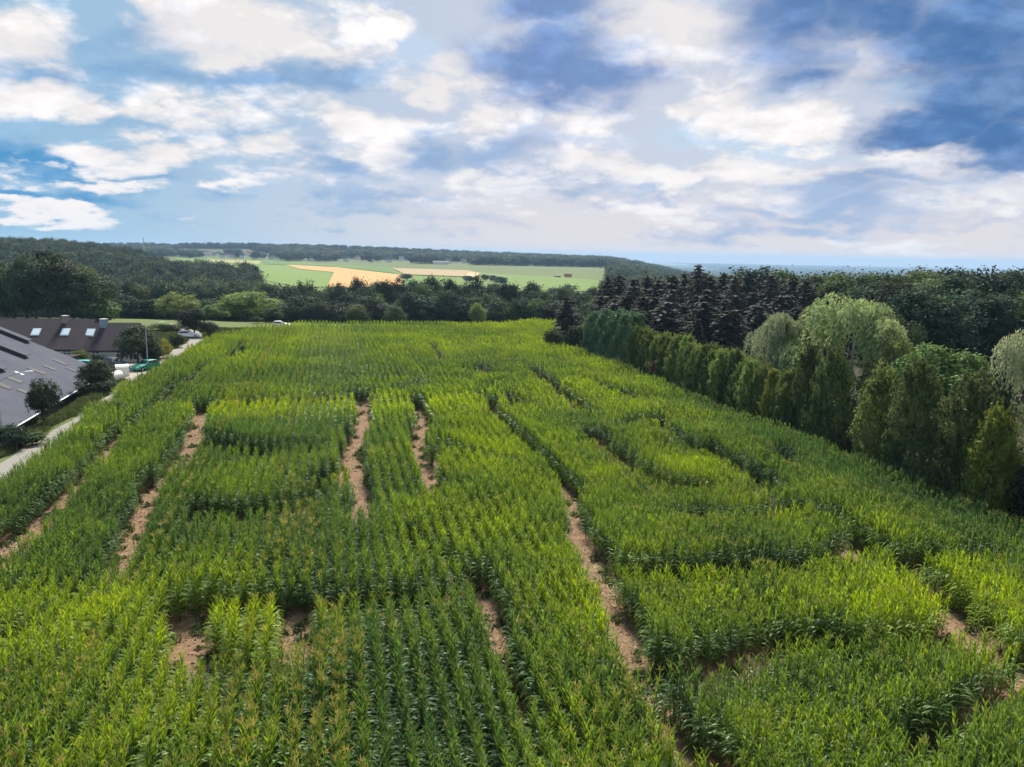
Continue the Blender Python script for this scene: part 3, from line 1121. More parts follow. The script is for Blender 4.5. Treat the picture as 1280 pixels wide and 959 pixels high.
def column_crown(name, seed, h, w, mat, n=5200, leaf=0.26, pointed=1.0, base=0.0):
    """Thuja: a dense upright body made of flat upright sprays."""
    g = np.random.default_rng(seed)
    t = g.random(n) ** 0.85
    th = g.uniform(0, 6.283, n)
    T = np.clip(t, 0, 1)
    # vertical ribs and lumps, broken up into spray tufts that stick out unevenly
    ph = g.uniform(0, 6.28, 6)

    def radius(th, T):
        lump = 1 + 0.12 * np.sin(3 * th + ph[0] + 2.1 * T) + 0.10 * np.sin(5 * th + ph[1] - 5 * T) + 0.08 * np.sin(18 * T + ph[2] + 2 * th)
        return w / 2 * (np.minimum(1, 0.72 + T * 1.6) * np.maximum(0.04, 1 - np.maximum(0, (T - 0.30) / 0.70) ** (2.3 * pointed + 0.8))) * lump

    n1 = n // 4
    r = radius(th[:n1], T[:n1]) * g.uniform(0.5, 0.95, n1)
    o1 = np.column_stack([np.cos(th[:n1]), np.sin(th[:n1]), np.zeros(n1)])
    C1 = o1 * r[:, None]
    C1[:, 2] = h * (base + (1 - base) * T[:n1])
    nt_ = 300
    tT = g.random(nt_) ** 0.8 * 0.97
    tth = g.uniform(0, 6.283, nt_)
    to = np.column_stack([np.cos(tth), np.sin(tth), np.zeros(nt_)])
    tr = radius(tth, tT) * g.uniform(0.78, 1.06, nt_)
    tc = to * tr[:, None]
    tc[:, 2] = h * tT
    ta = to * g.uniform(0.15, 0.6, (nt_, 1)) + np.array([0, 0, 1.0]) + g.normal(size=(nt_, 3)) * 0.12
    tl = g.uniform(0.5, 1.25, nt_)
    m_ = n - n1
    ti = g.integers(0, nt_, m_)
    sp = g.random(m_)
    C2 = tc[ti] + ta[ti] * (tl[ti] * sp)[:, None] + g.normal(size=(m_, 3)) * (0.20 * (1.15 - sp))[:, None]
    C = np.concatenate([C1, C2])
    C[:, 2] = np.maximum(C[:, 2] * h / np.percentile(C[:, 2], 99.7), 0.02)
    out = np.concatenate([o1, to[ti]])
    nn = out * 0.8 + unit(g, n) * 0.8 + np.array([0, 0, 0.25])
    U = np.tile([0, 0, 1.0], (n, 1)) + out * 0.4
    return quads_mesh(name, cards(C, nn, leaf * 0.66, 0.42, g, U), mat)


def weeping_crown(name, seed, h, w, mat, strands=520, leaf=0.34, base=0.1):
    g = np.random.default_rng(seed)
    Cs, Ns, Us = [], [], []
    lob = []
    for i in range(17):
        a = g.uniform(0, 6.283)
        v = g.random() ** 0.8
        rr = g.uniform(0.5, 1.0) * w * 0.42 * (1 + 0.28 * math.sin(2 * a + seed) + 0.15 * math.sin(5 * a)) * math.sqrt(max(0.04, 1 - v ** 3))
        lob.append((math.cos(a) * rr, math.sin(a) * rr, h * (0.32 + 0.56 * v + g.normal() * 0.03), g.uniform(0.06, 0.19) * w))
    for s in range(strands):
        lx, ly, lz, lr = lob[g.integers(0, len(lob))]
        d = unit(g, 1)[0]
        d[2] = abs(d[2])
        p = np.array([lx, ly, lz]) + d * lr
        rad = math.hypot(p[0], p[1]) / (w / 2)
        L = h * g.uniform(0.14, 0.36) * (0.6 + 0.5 * min(1, rad))
        k = int(L / (leaf * 0.42))
        q = np.linspace(0, 1, k)
        o = np.array([d[0], d[1], 0]) / (np.hypot(d[0], d[1]) + 1e-6)
        P = p + o * (np.sqrt(q) * 0.5)[:, None] + g.normal(size=(k, 3)) * 0.09
        P[:, 2] -= q ** 1.25 * L - 0.25 * np.sin(q * 3)
        P = P[P[:, 2] > base * h]
        Cs.append(P)
        Ns.append(np.tile(o * 0.9 + [0, 0, 0.2], (len(P), 1)) + unit(g, len(P)) * 0.7)
        Us.append(np.tile([0, 0, -1.0], (len(P), 1)))
    C, Nn, U = np.concatenate(Cs), np.concatenate(Ns), np.concatenate(Us)
    return quads_mesh(name, cards(C, Nn, leaf * 0.55, 0.34, g, U), mat)


def trunk_mesh(name, seed, h, rad, mat, limbs=6, spread=2.5, straight=False):
    g = random.Random(seed)
    mb = MB()
    k = 7
    pts = [(g.gauss(0, 0.05) * (i > 0) * (0.3 if straight else 1) * i * 0.4, g.gauss(0, 0.05) * (i > 0) * i * 0.3, h * i / (k - 1)) for i in range(k)]
    pts[0] = (0, 0, -0.6)
    mb.tube(pts, [rad * (1.25 if i == 0 else (1 - 0.8 * i / (k - 1))) for i in range(k)], 8)
    for j in range(limbs):
        u = g.uniform(0.35, 0.9)
        z = h * u
        a = g.uniform(0, 6.283)
        L = spread * g.uniform(0.6, 1.0) * (1.15 - u * 0.6)
        up_ = 0.15 if straight else g.uniform(0.35, 0.8)
        p0 = Vector((0, 0, z))
        p1 = p0 + Vector((math.cos(a), math.sin(a), up_)) * L * 0.5
        p2 = p0 + Vector((math.cos(a), math.sin(a), up_ * 1.3)) * L
        r_ = rad * (1 - 0.8 * u) * 0.6
        mb.tube([p0, p1, p2], [r_, r_ * 0.65, r_ * 0.2], 6)
    return mb.mesh(name, mat)


bark = plain_mat("bark", (0.085, 0.065, 0.05), 0.95, 0.1, var=0.35, scale=4.0, bump=0.6)
bark_pale = plain_mat("birch_bark", (0.42, 0.39, 0.34), 0.9, 0.1, var=0.35, scale=3.0, bump=0.3)
F_DARK = foliage_mat("dark_leaves", (0.020, 0.031, 0.018), (0.054, 0.076, 0.034), 0.22, 0.03, 0.045)
F_OLIVE = foliage_mat("olive_leaves", (0.042, 0.060, 0.020), (0.100, 0.132, 0.040), 0.25, 0.03)
F_LIGHT = foliage_mat("light_leaves", (0.090, 0.130, 0.032), (0.20, 0.255, 0.070), 0.3, 0.03)
F_FRESH = foliage_mat("fresh_leaves", (0.040, 0.085, 0.020), (0.110, 0.180, 0.042), 0.3, 0.03, 0.015)
F_CON = foliage_mat("conifer_needles", (0.026, 0.029, 0.022), (0.060, 0.062, 0.045), 0.12, 0.02, 0.03)
F_CONB = foliage_mat("brown_conifer_needles", (0.042, 0.037, 0.029), (0.088, 0.077, 0.058), 0.12, 0.02, 0.02)
F_THUJA = foliage_mat("thuja_sprays", (0.064, 0.104, 0.026), (0.225, 0.275, 0.064), 0.36, 0.02, 0.02, 0.55)
F_THUJD = foliage_mat("dark_thuja_sprays", (0.034, 0.050, 0.018), (0.125, 0.148, 0.040), 0.3, 0.02, 0.02, 0.55)
F_THUJY = foliage_mat("golden_thuja_sprays", (0.085, 0.112, 0.018), (0.27, 0.29, 0.04), 0.38, 0.02, 0.01, 0.5)
F_HEDGE = foliage_mat("hedge_leaves", (0.050, 0.105, 0.052), (0.120, 0.205, 0.088), 0.34, 0.02, 0.01, 0.6)
F_WILLOW = foliage_mat("willow_leaves", (0.14, 0.175, 0.065), (0.31, 0.36, 0.145), 0.3, 0.02, 0.01, 0.4)
F_BIRCH = foliage_mat("birch_leaves", (0.14, 0.16, 0.080), (0.32, 0.34, 0.18), 0.3, 0.02, 0.01, 0.4)
F_RUST = foliage_mat("dead_sprays", (0.12, 0.052, 0.024), (0.25, 0.115, 0.05), 0.35, 0.02, 0.01)
F_YEL = foliage_mat("flowering_leaves", (0.12, 0.13, 0.02), (0.34, 0.32, 0.04), 0.3, 0.02, 0.01)

# kinds of crown, one metre scale: height 10, width 8 unless said otherwise
K = {}


def kind(key, crown, trunk):
    K[key] = (crown, trunk)


TR = [trunk_mesh("trunk", 300 + i, 7.0, 0.24, bark, 7, 3.0) for i in range(3)]
TRC = [trunk_mesh("trunk", 310 + i, 9.4, 0.20, bark, 8, 1.6, True) for i in range(2)]
TRP = trunk_mesh("trunk", 320, 8.0, 0.20, bark_pale, 7, 2.6)
for i in range(5):
    kind("dark%d" % i, broad_crown("crown", 400 + i, 10, 8.4, 9500, 0.40, F_DARK, 0.0, 19), TR[i % 3])
for i in range(4):
    kind("olive%d" % i, broad_crown("crown", 420 + i, 10, 8.4, 9500, 0.40, F_OLIVE, 0.0, 19), TR[i % 3])
for i in range(3):
    kind("light%d" % i, broad_crown("crown", 440 + i, 10, 9.0, 9500, 0.38, F_LIGHT, 0.0, 19), TR[i % 3])
kind("fresh0", broad_crown("crown", 450, 10, 10.0, 7000, 0.40, F_FRESH, 0.2, 18), TR[0])
for i in range(4):
    kind("con%d" % i, needle_crown("crown", 460 + i, 10, 4.6, F_CON, 30, 0.44, 0.02, 0.34, 19, 0.56), TRC[i % 2])
for i in range(3):
    kind("conb%d" % i, needle_crown("crown", 470 + i, 10, 4.8, F_CONB, 30, 0.44, 0.02, 0.30, 19, 0.50), TRC[i % 2])
for i in range(4):
    kind("thuja%d" % i, column_crown("crown", 480 + i, 10, 3.6, F_THUJA, 13000, 0.23, 0.9), TRC[0])
for i in range(2):
    kind("thujd%d" % i, column_crown("crown", 490 + i, 10, 4.4, F_THUJD, 17000, 0.22, 0.8), TRC[0])
for i in range(2):
    kind("thujy%d" % i, column_crown("crown", 495 + i, 10, 3.6, F_THUJY, 13000, 0.23, 0.8), TRC[0])
kind("willow0", weeping_crown("crown", 500, 10, 8.0, F_WILLOW, 1150, 0.30), TRP)
kind("willow1", weeping_crown("crown", 507, 10, 8.0, F_WILLOW, 900, 0.30), TRP)
kind("birch0", weeping_crown("crown", 501, 10, 8.0, F_BIRCH, 800, 0.30), TRP)
kind("birch1", weeping_crown("crown", 502, 10, 8.0, F_BIRCH, 900, 0.30), TRP)
for key, mt in (("dark", F_DARK), ("olive", F_OLIVE), ("light", F_LIGHT), ("yel", F_YEL)):
    kind("shrub_" + key, broad_crown("foliage", 510 + len(key), 10, 11, 3800, 0.75, mt, 0.0, 12), trunk_mesh("stem", 515, 5, 0.3, bark, 6, 3.5))


def tree(name, key, P, h, w, label, cat, group=None, yaw=None, base_w=8.4, sink=0.0, parts=("trunk", "crown")):
    crown, trunk = K[key]
    o = link(name, None, None, (P[0], P[1], P[2] - sink))
    o.rotation_euler = (0, 0, random.uniform(0, 6.28) if yaw is None else yaw)
    s = h / 10
    o.scale = (w / base_w, w / base_w, s)
    tag(o, label, cat, group)
    link(parts[0], trunk, o)
    link(parts[1], crown, o)
    return o


def X(Y, px):
    return at(px, Y)


# --- the tall hedge line at the right: a block of dark clipped hedge, then thujas towards the camera
HL = np.array([32.6, 53.0])
HR = np.array([17.9, 118.0])


def hedge_block():
    g = np.random.default_rng(77)
    a, b = np.array([18.2, 117.5]), np.array([14.2, 135.0])
    L = np.linalg.norm(b - a)
    d = (b - a) / L
    nrm = np.array([d[1], -d[0]])
    n = 15000
    # points over the faces of a rounded block 3.4 m thick and about 9 m tall
    u = g.random(n)
    th = g.uniform(-0.5, math.pi + 0.5, n)
    prof = np.sign(np.cos(th)) * np.abs(np.cos(th)) ** 0.35
    hgt = np.abs(np.sin(np.clip(th, 0, math.pi))) ** 0.28
    H = 8.7 - 1.6 * u ** 3 + 0.5 * np.sin(u * 17) + 0.35 * np.sin(u * 41 + 1)
    low = th < 0
    low2 = th > math.pi
    z = H * np.where(low | low2, 0.0, hgt) * np.where(np.abs(np.cos(th)) > 0.6, np.sqrt(g.random(n)), 1.0)
    k = ~(low | low2)
    off = prof * (1.9 + 0.3 * np.sin(u * 23 + z) + 0.2 * np.sin(z * 2.2 + u * 40))
    C = np.column_stack([a[0] + d[0] * u * L + nrm[0] * off, a[1] + d[1] * u * L + nrm[1] * off, z])[k]
    # both ends
    m = 2600
    e = g.integers(0, 2, m)
    oo = g.uniform(-1.8, 1.8, m)
    Ce = np.column_stack([np.where(e, b[0], a[0]) + nrm[0] * oo, np.where(e, b[1], a[1]) + nrm[1] * oo, g.uniform(0, 7.6, m)])
    C = np.concatenate([C, Ce]) + g.normal(size=(len(C) + m, 3)) * 0.22
    nn = np.concatenate([np.column_stack([nrm[0] * prof, nrm[1] * prof, 0.5 + 0 * prof])[k], np.column_stack([np.where(e, d[0], -d[0]), np.where(e, d[1], -d[1]), 0.3 + 0 * oo])])
    nn = nn + unit(g, len(C)) * 0.7
    U = np.tile([0, 0, -1.0], (len(C), 1))
    c = C.mean(0)
    base = np.array([c[0], c[1], 0])
    o = link("hedge", quads_mesh("hedge", cards(C - base, nn, 0.21, 0.5, g, U), F_HEDGE), None, base)
    tag(o, "tall dense bluish green hedge block at the far end of the thuja row", "hedge")
    mb = MB()
    for t in np.linspace(0.05, 0.95, 9):
        p = a + d * t * L - base[:2]
        mb.tube([(p[0], p[1], -0.3), (p[0] + .1, p[1], 3.5), (p[0], p[1] + .1, 7.0)], [0.12, 0.09, 0.04], 6)
    mb.obj("stem", bark, o)


hedge_block()

# thujas: fraction of the way from the near end (0) to the hedge block (1), kind, height, width, push to the right
TH = [(-0.175, "thujd1", 8.2, 4.4, 0.9), (-0.09, "thujd0", 8.4, 4.4, 0.8), (-0.015, "thujy0", 7.4, 2.8, -.4), (0.03, "thujd1", 9.0, 4.6, 0.5), (0.105, "thujd0", 9.3, 4.2, 0), (0.165, "thuja3", 8.3, 3.6, 0.1),
      (0.265, "thujd1", 9.0, 3.5, 0), (0.325, "thujd0", 8.8, 3.0, 0.2), (0.365, "thuja0", 6.6, 2.4, -.2), (0.405, "thujy1", 6.2, 2.0, -.2), (0.44, "thuja1", 6.4, 2.3, 0), (0.475, "thuja2", 6.6, 2.6, 0),
      (0.51, "thuja3", 6.0, 2.5, 0.1), (0.545, "thujd0", 7.0, 2.5, 0.4), (0.58, "thuja0", 6.8, 2.5, 0), (0.61, "thuja1", 6.5, 2.3, 0), (0.64, "thuja2", 7.0, 2.4, 0.1), (0.67, "thuja3", 6.6, 2.3, -.1),
      (0.70, "thuja0", 6.8, 2.6, 0), (0.73, "thuja2", 7.4, 2.8, 0.2), (0.765, "thuja1", 7.2, 2.8, 0), (0.80, "thuja3", 6.8, 2.6, 0), (0.83, "thuja0", 6.9, 2.5, 0.1), (0.86, "thuja2", 6.5, 2.5, 0), (0.89, "thuja1", 6.8, 2.6, -.1), (0.92, "thuja3", 7.0, 2.6, 0.1), (0.95, "thuja2", 6.9, 2.5, 0), (0.98, "thuja0", 7.1, 2.6, 0)]
for q in np.arange(0.495, 0.99, 0.03):
    TH.append((float(q), "thuja%d" % (int(q * 97) % 4), 6.3 + 0.7 * math.sin(q * 60), 2.4, 0.9 + 0.3 * math.sin(q * 40)))
TH.sort()
HD = (HR - HL) / np.linalg.norm(HR - HL)
HN = np.array([HD[1], -HD[0]])
WORD = {"thuja": "green thuja with an uneven tip", "thujd": "broad dark green thuja", "thujy": "slim yellow green thuja"}
for i, (t, key, h, w, pu) in enumerate(TH):
    p = HL + (HR - HL) * t + HN * (pu + 0.6)
    bw = 4.4 if key.startswith("thujd") else 3.6
    pos = "nearest the camera in its row" if i == 0 else "%s from the near end of its row" % ordinal(i + 1)
    tree("thuja", key, (p[0], p[1], E1(*p)), h * (1.12 if t < 0.35 else 1.08), w * (0.98 if t < 0.35 else 1.08), WORD[key[:5]] + ", " + pos, "conifer", "thujas lining the maize field", base_w=bw)
# a bare patch where a spray has died
g_ = np.random.default_rng(3)
p = HL + (HR - HL) * 0.84 - HN * 0.75
nn_ = 260
Cr = np.column_stack([g_.normal(0, .26, nn_), g_.normal(0, .2, nn_), g_.uniform(2.0, 3.5, nn_)])
dead = link("dead_shrub", quads_mesh("dead_shrub", cards(Cr, unit(g_, nn_) + np.array([-.8, -.4, .2]), .16, .5, g_), F_RUST), None, (p[0], p[1], E1(*p)))
tag(dead, "rust brown dead patch of shrub showing against the thuja row", "shrub")
mb = MB()
mb.tube([(0, 0, 0), (0.05, 0, 1.4), (0, 0.05, 3.2)], [0.05, 0.04, 0.02], 6)
mb.obj("stem", bark, dead)

# --- trees right behind the hedge
def px_tree(name, key, px, Y, ytop, w, label, cat="tree", group=None, base_w=8.4, **kw):
    P = at(px, Y)
    return tree(name, key, P, height_for(px, ytop, Y, P), w, label, cat, group, base_w=base_w, **kw)


px_tree("willow_tree", "willow0", 1058, 92, 366, 13.5, "large pale green weeping willow rising above the thuja row", "willow", base_w=8.0)
px_tree("birch_tree", "birch0", 972, 98, 386, 9.0, "whitish green weeping birch left of the large willow", "birch", base_w=8.0)
px_tree("birch_tree", "birch1", 1290, 68, 402, 8.5, "pale weeping birch cut by the right picture edge", "birch", base_w=8.0)
px_tree("broadleaf_tree", "fresh0", 1165, 78, 433, 10.5, "bright green spreading tree between the willow and dark thujas", base_w=10)
px_tree("broadleaf_tree", "olive1", 1115, 104, 392, 7.0, "dark rounded tree close behind the right side of the willow")
px_tree("broadleaf_tree", "olive2", 1222, 70, 462, 5.0, "small olive tree behind the dark thujas near the right")
px_tree("willow_tree", "willow1", 1015, 101, 381, 8.5, "smaller willow between the whitish birch and the large willow", "willow", base_w=8.0)
px_tree("broadleaf_tree", "light1", 1100, 86, 412, 6.0, "light green tree at the lower right flank of the large willow")
px_tree("conifer", "con1", 869, 128, 398, 5.0, "small fresh green conifer peeping over the thuja row", "conifer", base_w=4.6)
px_tree("conifer", "con0", 707, 149, 371, 8.6, "lone dark bushy conifer standing left of the hedge block", "conifer", base_w=4.6)
px_tree("shrub", "shrub_olive", 690, 142, 412, 4.0, "olive shrub at the foot of the lone dark conifer", "shrub", base_w=11, parts=("stem", "foliage"))
px_tree("shrub", "shrub_dark", 722, 138, 406, 4.5, "dark shrub between the lone conifer and the hedge block", "shrub", base_w=11, parts=("stem", "foliage"))
px_tree("shrub", "shrub_light", 738, 137, 403, 3.6, "green shrub against the far end of the hedge block", "shrub", base_w=11, parts=("stem", "foliage"))

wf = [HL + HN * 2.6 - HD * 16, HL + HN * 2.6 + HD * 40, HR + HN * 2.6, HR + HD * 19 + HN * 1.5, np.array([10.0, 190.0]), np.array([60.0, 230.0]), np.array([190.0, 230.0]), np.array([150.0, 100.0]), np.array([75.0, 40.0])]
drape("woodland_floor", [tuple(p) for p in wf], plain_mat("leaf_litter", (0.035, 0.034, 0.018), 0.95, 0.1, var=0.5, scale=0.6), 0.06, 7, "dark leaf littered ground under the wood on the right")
for i, t in enumerate(np.linspace(-0.12, 0.98, 24)):
    pp = HL + (HR - HL) * t + HN * (5.6 + 1.8 * math.sin(i * 2.4))
    hh = 5.2 + 1.0 * math.sin(i * 1.7)
    tree("shrub", "shrub_" + ("dark", "olive", "dark")[i % 3], (pp[0], pp[1], E1(*pp)), hh, 5.6, "tall shrub filling the gap behind the thujas, %s from the near end" % ordinal(i + 1), "shrub", "shrubs behind the thujas", base_w=11, parts=("stem", "foliage"))

# --- conifer grove: skyline row at the back, then two rows before it
sky_row = [(757, 346), (771, 343), (790, 348), (806, 345), (820, 349), (836, 344), (852, 340), (868, 331), (884, 345), (900, 341), (914, 345), (930, 341), (944, 347), (958, 343), (972, 349), (986, 345), (1001, 350), (1016, 353), (1030, 357), (1048, 360)]
for i, (px, yt) in enumerate(sky_row):
    Y = 176 + 9 * math.sin(i * 2.3) - 0.35 * i
    key = "conb%d" % (i % 3) if i in (2, 3, 5, 7, 8, 10, 13) else "con%d" % (i % 4)
    lab = "tallest brown tipped conifer of the dark grove" if i == 7 else "dark conifer on the grove skyline, %s from its left end" % ordinal(i + 1)
    px_tree("conifer", key, px, Y, yt, 10.5 + 1.8 * math.sin(i * 1.7), lab, "conifer", "conifers of the dark grove", base_w=4.6)
for r_, (Y, dy, n) in enumerate(((158, 17, 19), (145, 33, 17))):
    for i in range(n):
        px = 750 + i * (1050 - 750) / (n - 1) + 7 * math.sin(i * 3.1 + r_)
        yt = np.interp(px, [740, 870, 1000, 1060], [352, 350, 356, 366]) + dy + 6 * math.sin(i * 2.2 + r_ * 2)
        key = "conb%d" % (i % 3) if (i * 7 + r_ * 3) % 5 < 2 else "con%d" % (i % 4)
        px_tree("conifer", key, px, Y + 4 * math.sin(i * 1.3), yt, 10.0 + 1.8 * math.sin(i * 1.9),
                "dark conifer in the grove's %s row, %s from its left end" % (("middle", "front")[r_], ordinal(i + 1)), "conifer", "conifers of the dark grove", base_w=4.6)

# --- dark broadleaf wood at the right
rows = [(165, 346, 18, 1040, 1340, 13), (140, 352, 14, 1080, 1340, 12), (118, 368, 11, 1120, 1330, 11)]
for r_, (Y, yt0, n, xa, xb, w) in enumerate(rows):
    for i in range(n):
        px = xa + (xb - xa) * i / (n - 1) + 6 * math.sin(i * 2.7 + r_)
        yt = yt0 + 6 * math.sin(i * 1.9 + r_ * 2.1) + (6 if r_ == 1 and px < 1130 else 0) - (8 if r_ == 1 and 1210 < px < 1290 else 0)
        key = "olive%d" % (i % 4) if (r_ == 0 and px < 1150) or (i * 5 + r_) % 7 == 0 else "dark%d" % (i % 5)
        px_tree("broadleaf_tree", key, px, Y + 5 * math.sin(i * 2.1), yt, w,
                "rounded tree of the right wood, %s row, %s from its left end" % (("back", "middle", "front")[r_], ordinal(i + 1)), "tree", "trees of the wood on the right")

# --- valley wood: front row at the foot of the field, then more behind
vrow = []
for r_, (Y, n, xa, xb) in enumerate(((236, 26, 345, 760), (262, 24, 350, 770), (292, 24, 330, 770))):
    for i in range(n):
        px = xa + (xb - xa) * i / (n - 1) + 5 * math.sin(i * 2.9 + r_ * 1.3)
        base = np.interp(px, [330, 420, 480, 560, 640, 700, 770], [362, 358, 354, 352, 358, 366, 364])
        yt = base + (14, 5, -1)[r_] + 7 * math.sin(i * 2.3 + r_ * 1.9)
        if r_ == 0:
            yt += 5 * abs(math.sin(i * 1.1))
        key = "olive%d" % (i % 4) if (i * 3 + r_ * 2) % 8 == 0 else "dark%d" % (i % 5)
        px_tree("broadleaf_tree", key, px, Y + 5 * math.sin(i * 1.7), yt, 11 + 2.5 * math.sin(i * 1.3 + r_),
                "dark tree of the valley wood, %s row, %s from its left end" % (("front", "middle", "back")[r_], ordinal(i + 1)), "tree", "trees of the valley wood")
for px, Y, yt, w, key, lab in [(597, 226, 379, 5.5, "light0", "small light green tree alone before the valley wood"), (672, 232, 374, 9, "light1", "low mid green tree by the right end of the valley wood"),
                               (447, 224, 381, 8, "olive0", "low olive tree before the left half of the valley wood"), (494, 222, 383, 7, "olive2", "low grey green tree before the middle of the valley wood"),
                               (640, 230, 381, 6, "olive3", "small bush-like tree left of the low mid green tree")]:
    px_tree("broadleaf_tree", key, px, Y, yt, w, lab)

# --- trees on the meadow behind the farm
for px, Y, yt, w, key, lab in [(222, 205, 366, 10.5, "light1", "rounded olive tree on the meadow, left of the pale ones"), (270, 210, 380, 7.5, "light2", "smaller green tree between two rounded meadow trees"),
                               (312, 205, 365, 14.0, "light0", "broad pale green tree, largest on the meadow"), (343, 196, 385, 5.5, "olive2", "small tree at the right foot of the broad pale one"),
                               (322, 190, 396, 3.0, "olive1", "tiny bushy tree in front of the broad pale one"), (243, 160, 386, 6.4, "dark1", "dark green tree standing by the lane behind the farm"),
                               (262, 158, 402, 3.6, "dark2", "low dark bush-like tree beside the lane tree"), (215, 166, 405, 6.0, "olive1", "olive tree in the garden beside the lane"),
                               (198, 170, 404, 5.0, "light2", "pale garden tree behind the street lamp")]:
    px_tree("broadleaf_tree", key, px, Y, yt, w, lab)

# --- the big dark clump at the left and the wood below the hill
for r_, (Y, pts) in enumerate(((176, [(-40, 330), (-8, 352), (18, 338), (46, 322), (78, 318), (104, 340), (122, 366)]), (196, [(-50, 330), (-20, 336), (10, 330), (34, 326), (62, 315), (92, 324), (116, 348)]),
                               (226, [(128, 372), (146, 366), (166, 372), (188, 375), (206, 372), (236, 376), (256, 374), (282, 376), (296, 370), (330, 378)]),
                               (256, [(118, 356), (138, 350), (160, 354), (182, 358), (206, 356), (228, 360), (250, 357), (274, 360), (300, 358), (322, 362), (346, 364)]))):
    for i, (px, yt) in enumerate(pts):
        big = r_ < 2
        key = "dark%d" % ((i + r_) % 5) if (i + r_) % 6 else "olive%d" % (i % 4)
        lab = ("tall dark tree of the clump behind the barn, %s row, %s from left" % (("front", "back")[r_], ordinal(i + 1))) if big else \
            ("dark tree at the wooded hill's foot, %s row, %s from its left end" % (("front", "back")[r_ - 2], ordinal(i + 1)))
        px_tree("broadleaf_tree", key, px, Y, yt, 13 if big else 11, lab, "tree", "trees of the dark clump" if big else "trees at the foot of the hill")

# --- lone trees between the far fields
for px, py, yt, w, lab in [(508, 349, 344, 12, "dark round tree at the right edge of the tan field"), (587, 352, 346, 14, "dark tree beside the ploughed far field"), (606, 350, 344, 10, "leftmost tree of a trio on the far pasture"),
                           (616, 351, 345, 9, "middle tree of a trio on the far pasture"), (626, 355, 346, 15, "largest tree of a trio on the far pasture")]:
    P = hit(px, py + 2, tmin=330)
    tree("broadleaf_tree", "dark%d" % (int(px) % 5), P, max(7, height_for(px, yt, P[1], P)), w, lab, "tree")

# --- woods too far off to count
FOREST = [broad_crown("wood_%d" % i, 600 + i, 10, 9, 2400, 0.72, m_, 0.0, 12) for i, m_ in enumerate((F_DARK, F_DARK, F_OLIVE, F_DARK))]


def wood(name, label, poly_fn, y0, y1, step, hgt, wid, xk=1.15):
    g = np.random.default_rng(len(name) * 7 + int(y0))
    P = []
    y = y0
    while y < y1:
        st = step * (1 + (y - y0) / (y1 - y0) * 0.25)
        xs = np.arange(-xk * y, xk * y, st)
        P.append(np.column_stack([xs + g.normal(0, st * 0.28, len(xs)), y + g.normal(0, st * 0.28, len(xs))]))
        y += st * 0.9
    P = np.concatenate(P)
    P = P[poly_fn(P)]
    q = P[:, 0] / P[:, 1]
    P = P[np.abs(q) < 0.80]
    n = len(P)
    z = elev(P[:, 0], P[:, 1])
    s = g.uniform(0.72, 1.15, n)
    w = s * g.uniform(0.85, 1.15, n)
    o = scatter_object(name, np.column_stack([P, z]), np.column_stack([np.zeros((n, 2)), g.uniform(0, 6.28, n)]),
                       np.column_stack([w * wid / 9, w * wid / 9, s * hgt / 10]), g.integers(0, 4, n), FOREST)
    tag(o, label, "wood", None, "stuff")
    print(name, n)


def far_fields_clear(P):
    """True where neither far field nor pasture lies."""
    poly = [hit(*R2(*p), tmin=330)[:2] for p in [(20, 122), (150, 120), (300, 126), (660, 148), (1000, 166), (1280, 184), (1300, 216), (1000, 216), (700, 206), (480, 212), (300, 190), (180, 150)]]
    return ~in_poly(P, [tuple(p) for p in poly])


hg = random.Random(12)
hx = [214, 219, 226, 231, 238, 244, 247, 253, 259, 262, 268, 273, 279, 284, 291, 298, 303, 311, 319, 326, 340, 352, 371, 392, 433, 447, 468, 486, 502, 521, 560, 580]
HOUSES = []
for i, px in enumerate(hx):
    Yh = hg.uniform(1720, 2060) if px < 338 else hg.uniform(1640, 1850)
    HOUSES.append((at(px, Yh), px))


def village_clear(P):
    q = P[:, 0] / P[:, 1]
    k = ~((q > -0.445) & (q < -0.30) & (P[:, 1] < 2090) & (vnoise(P, 60, 9) > 0.22))
    for (h, px) in HOUSES[20:]:
        k &= ~((np.abs(P[:, 0] - h[0]) < 22) & (P[:, 1] < h[1] + 25))
    return k


wood("hill_wood", "dense dark wood covering the hill at the left", lambda P: (P[:, 0] / P[:, 1] < -0.20) & ((P[:, 1] < 370) | (P[:, 0] / P[:, 1] < -0.318 - 0.00006 * (P[:, 1] - 370))) & (P[:, 1] < 620 + 2600 * np.maximum(0, -0.43 - P[:, 0] / P[:, 1])) & far_fields_clear(P) & ~((P[:, 1] < 330) & (P[:, 0] / P[:, 1] > -0.34) & (P[:, 1] < 250)), 285, 1150, 9.5, 17, 12)
wood("valley_floor_wood", "dark wood filling the valley floor behind the field", lambda P: (P[:, 0] / P[:, 1] >= -0.20) & (P[:, 0] / P[:, 1] < 0.2) & far_fields_clear(P), 318, 470, 10, 15, 12)
wood("right_wood", "wood stretching away beyond the grove on the right", lambda P: (P[:, 0] / P[:, 1] >= 0.12) & (P[:, 1] > 190 + 60 * (P[:, 0] / P[:, 1] < 0.3)) & ((vnoise(P, 260, 5) > 0.30) | (P[:, 1] < 420)) & far_fields_clear(P), 200, 1350, 11, 14, 13)
wood("ridge_wood", "blue green belt of woodland along the far ridge", lambda P: far_fields_clear(P) & (P[:, 0] / P[:, 1] < 0.36) & village_clear(P) & (vnoise(P, 190, 6) > 0.27), 1560, 2700, 19, 17, 24)
wood("plain_wood", "hazy strips of woodland on the far plain", lambda P: (P[:, 0] / P[:, 1] > 0.0) & (vnoise(P * np.array([1, .22]), 520, 8) > 0.5), 3200, 14500, 80, 24, 120)


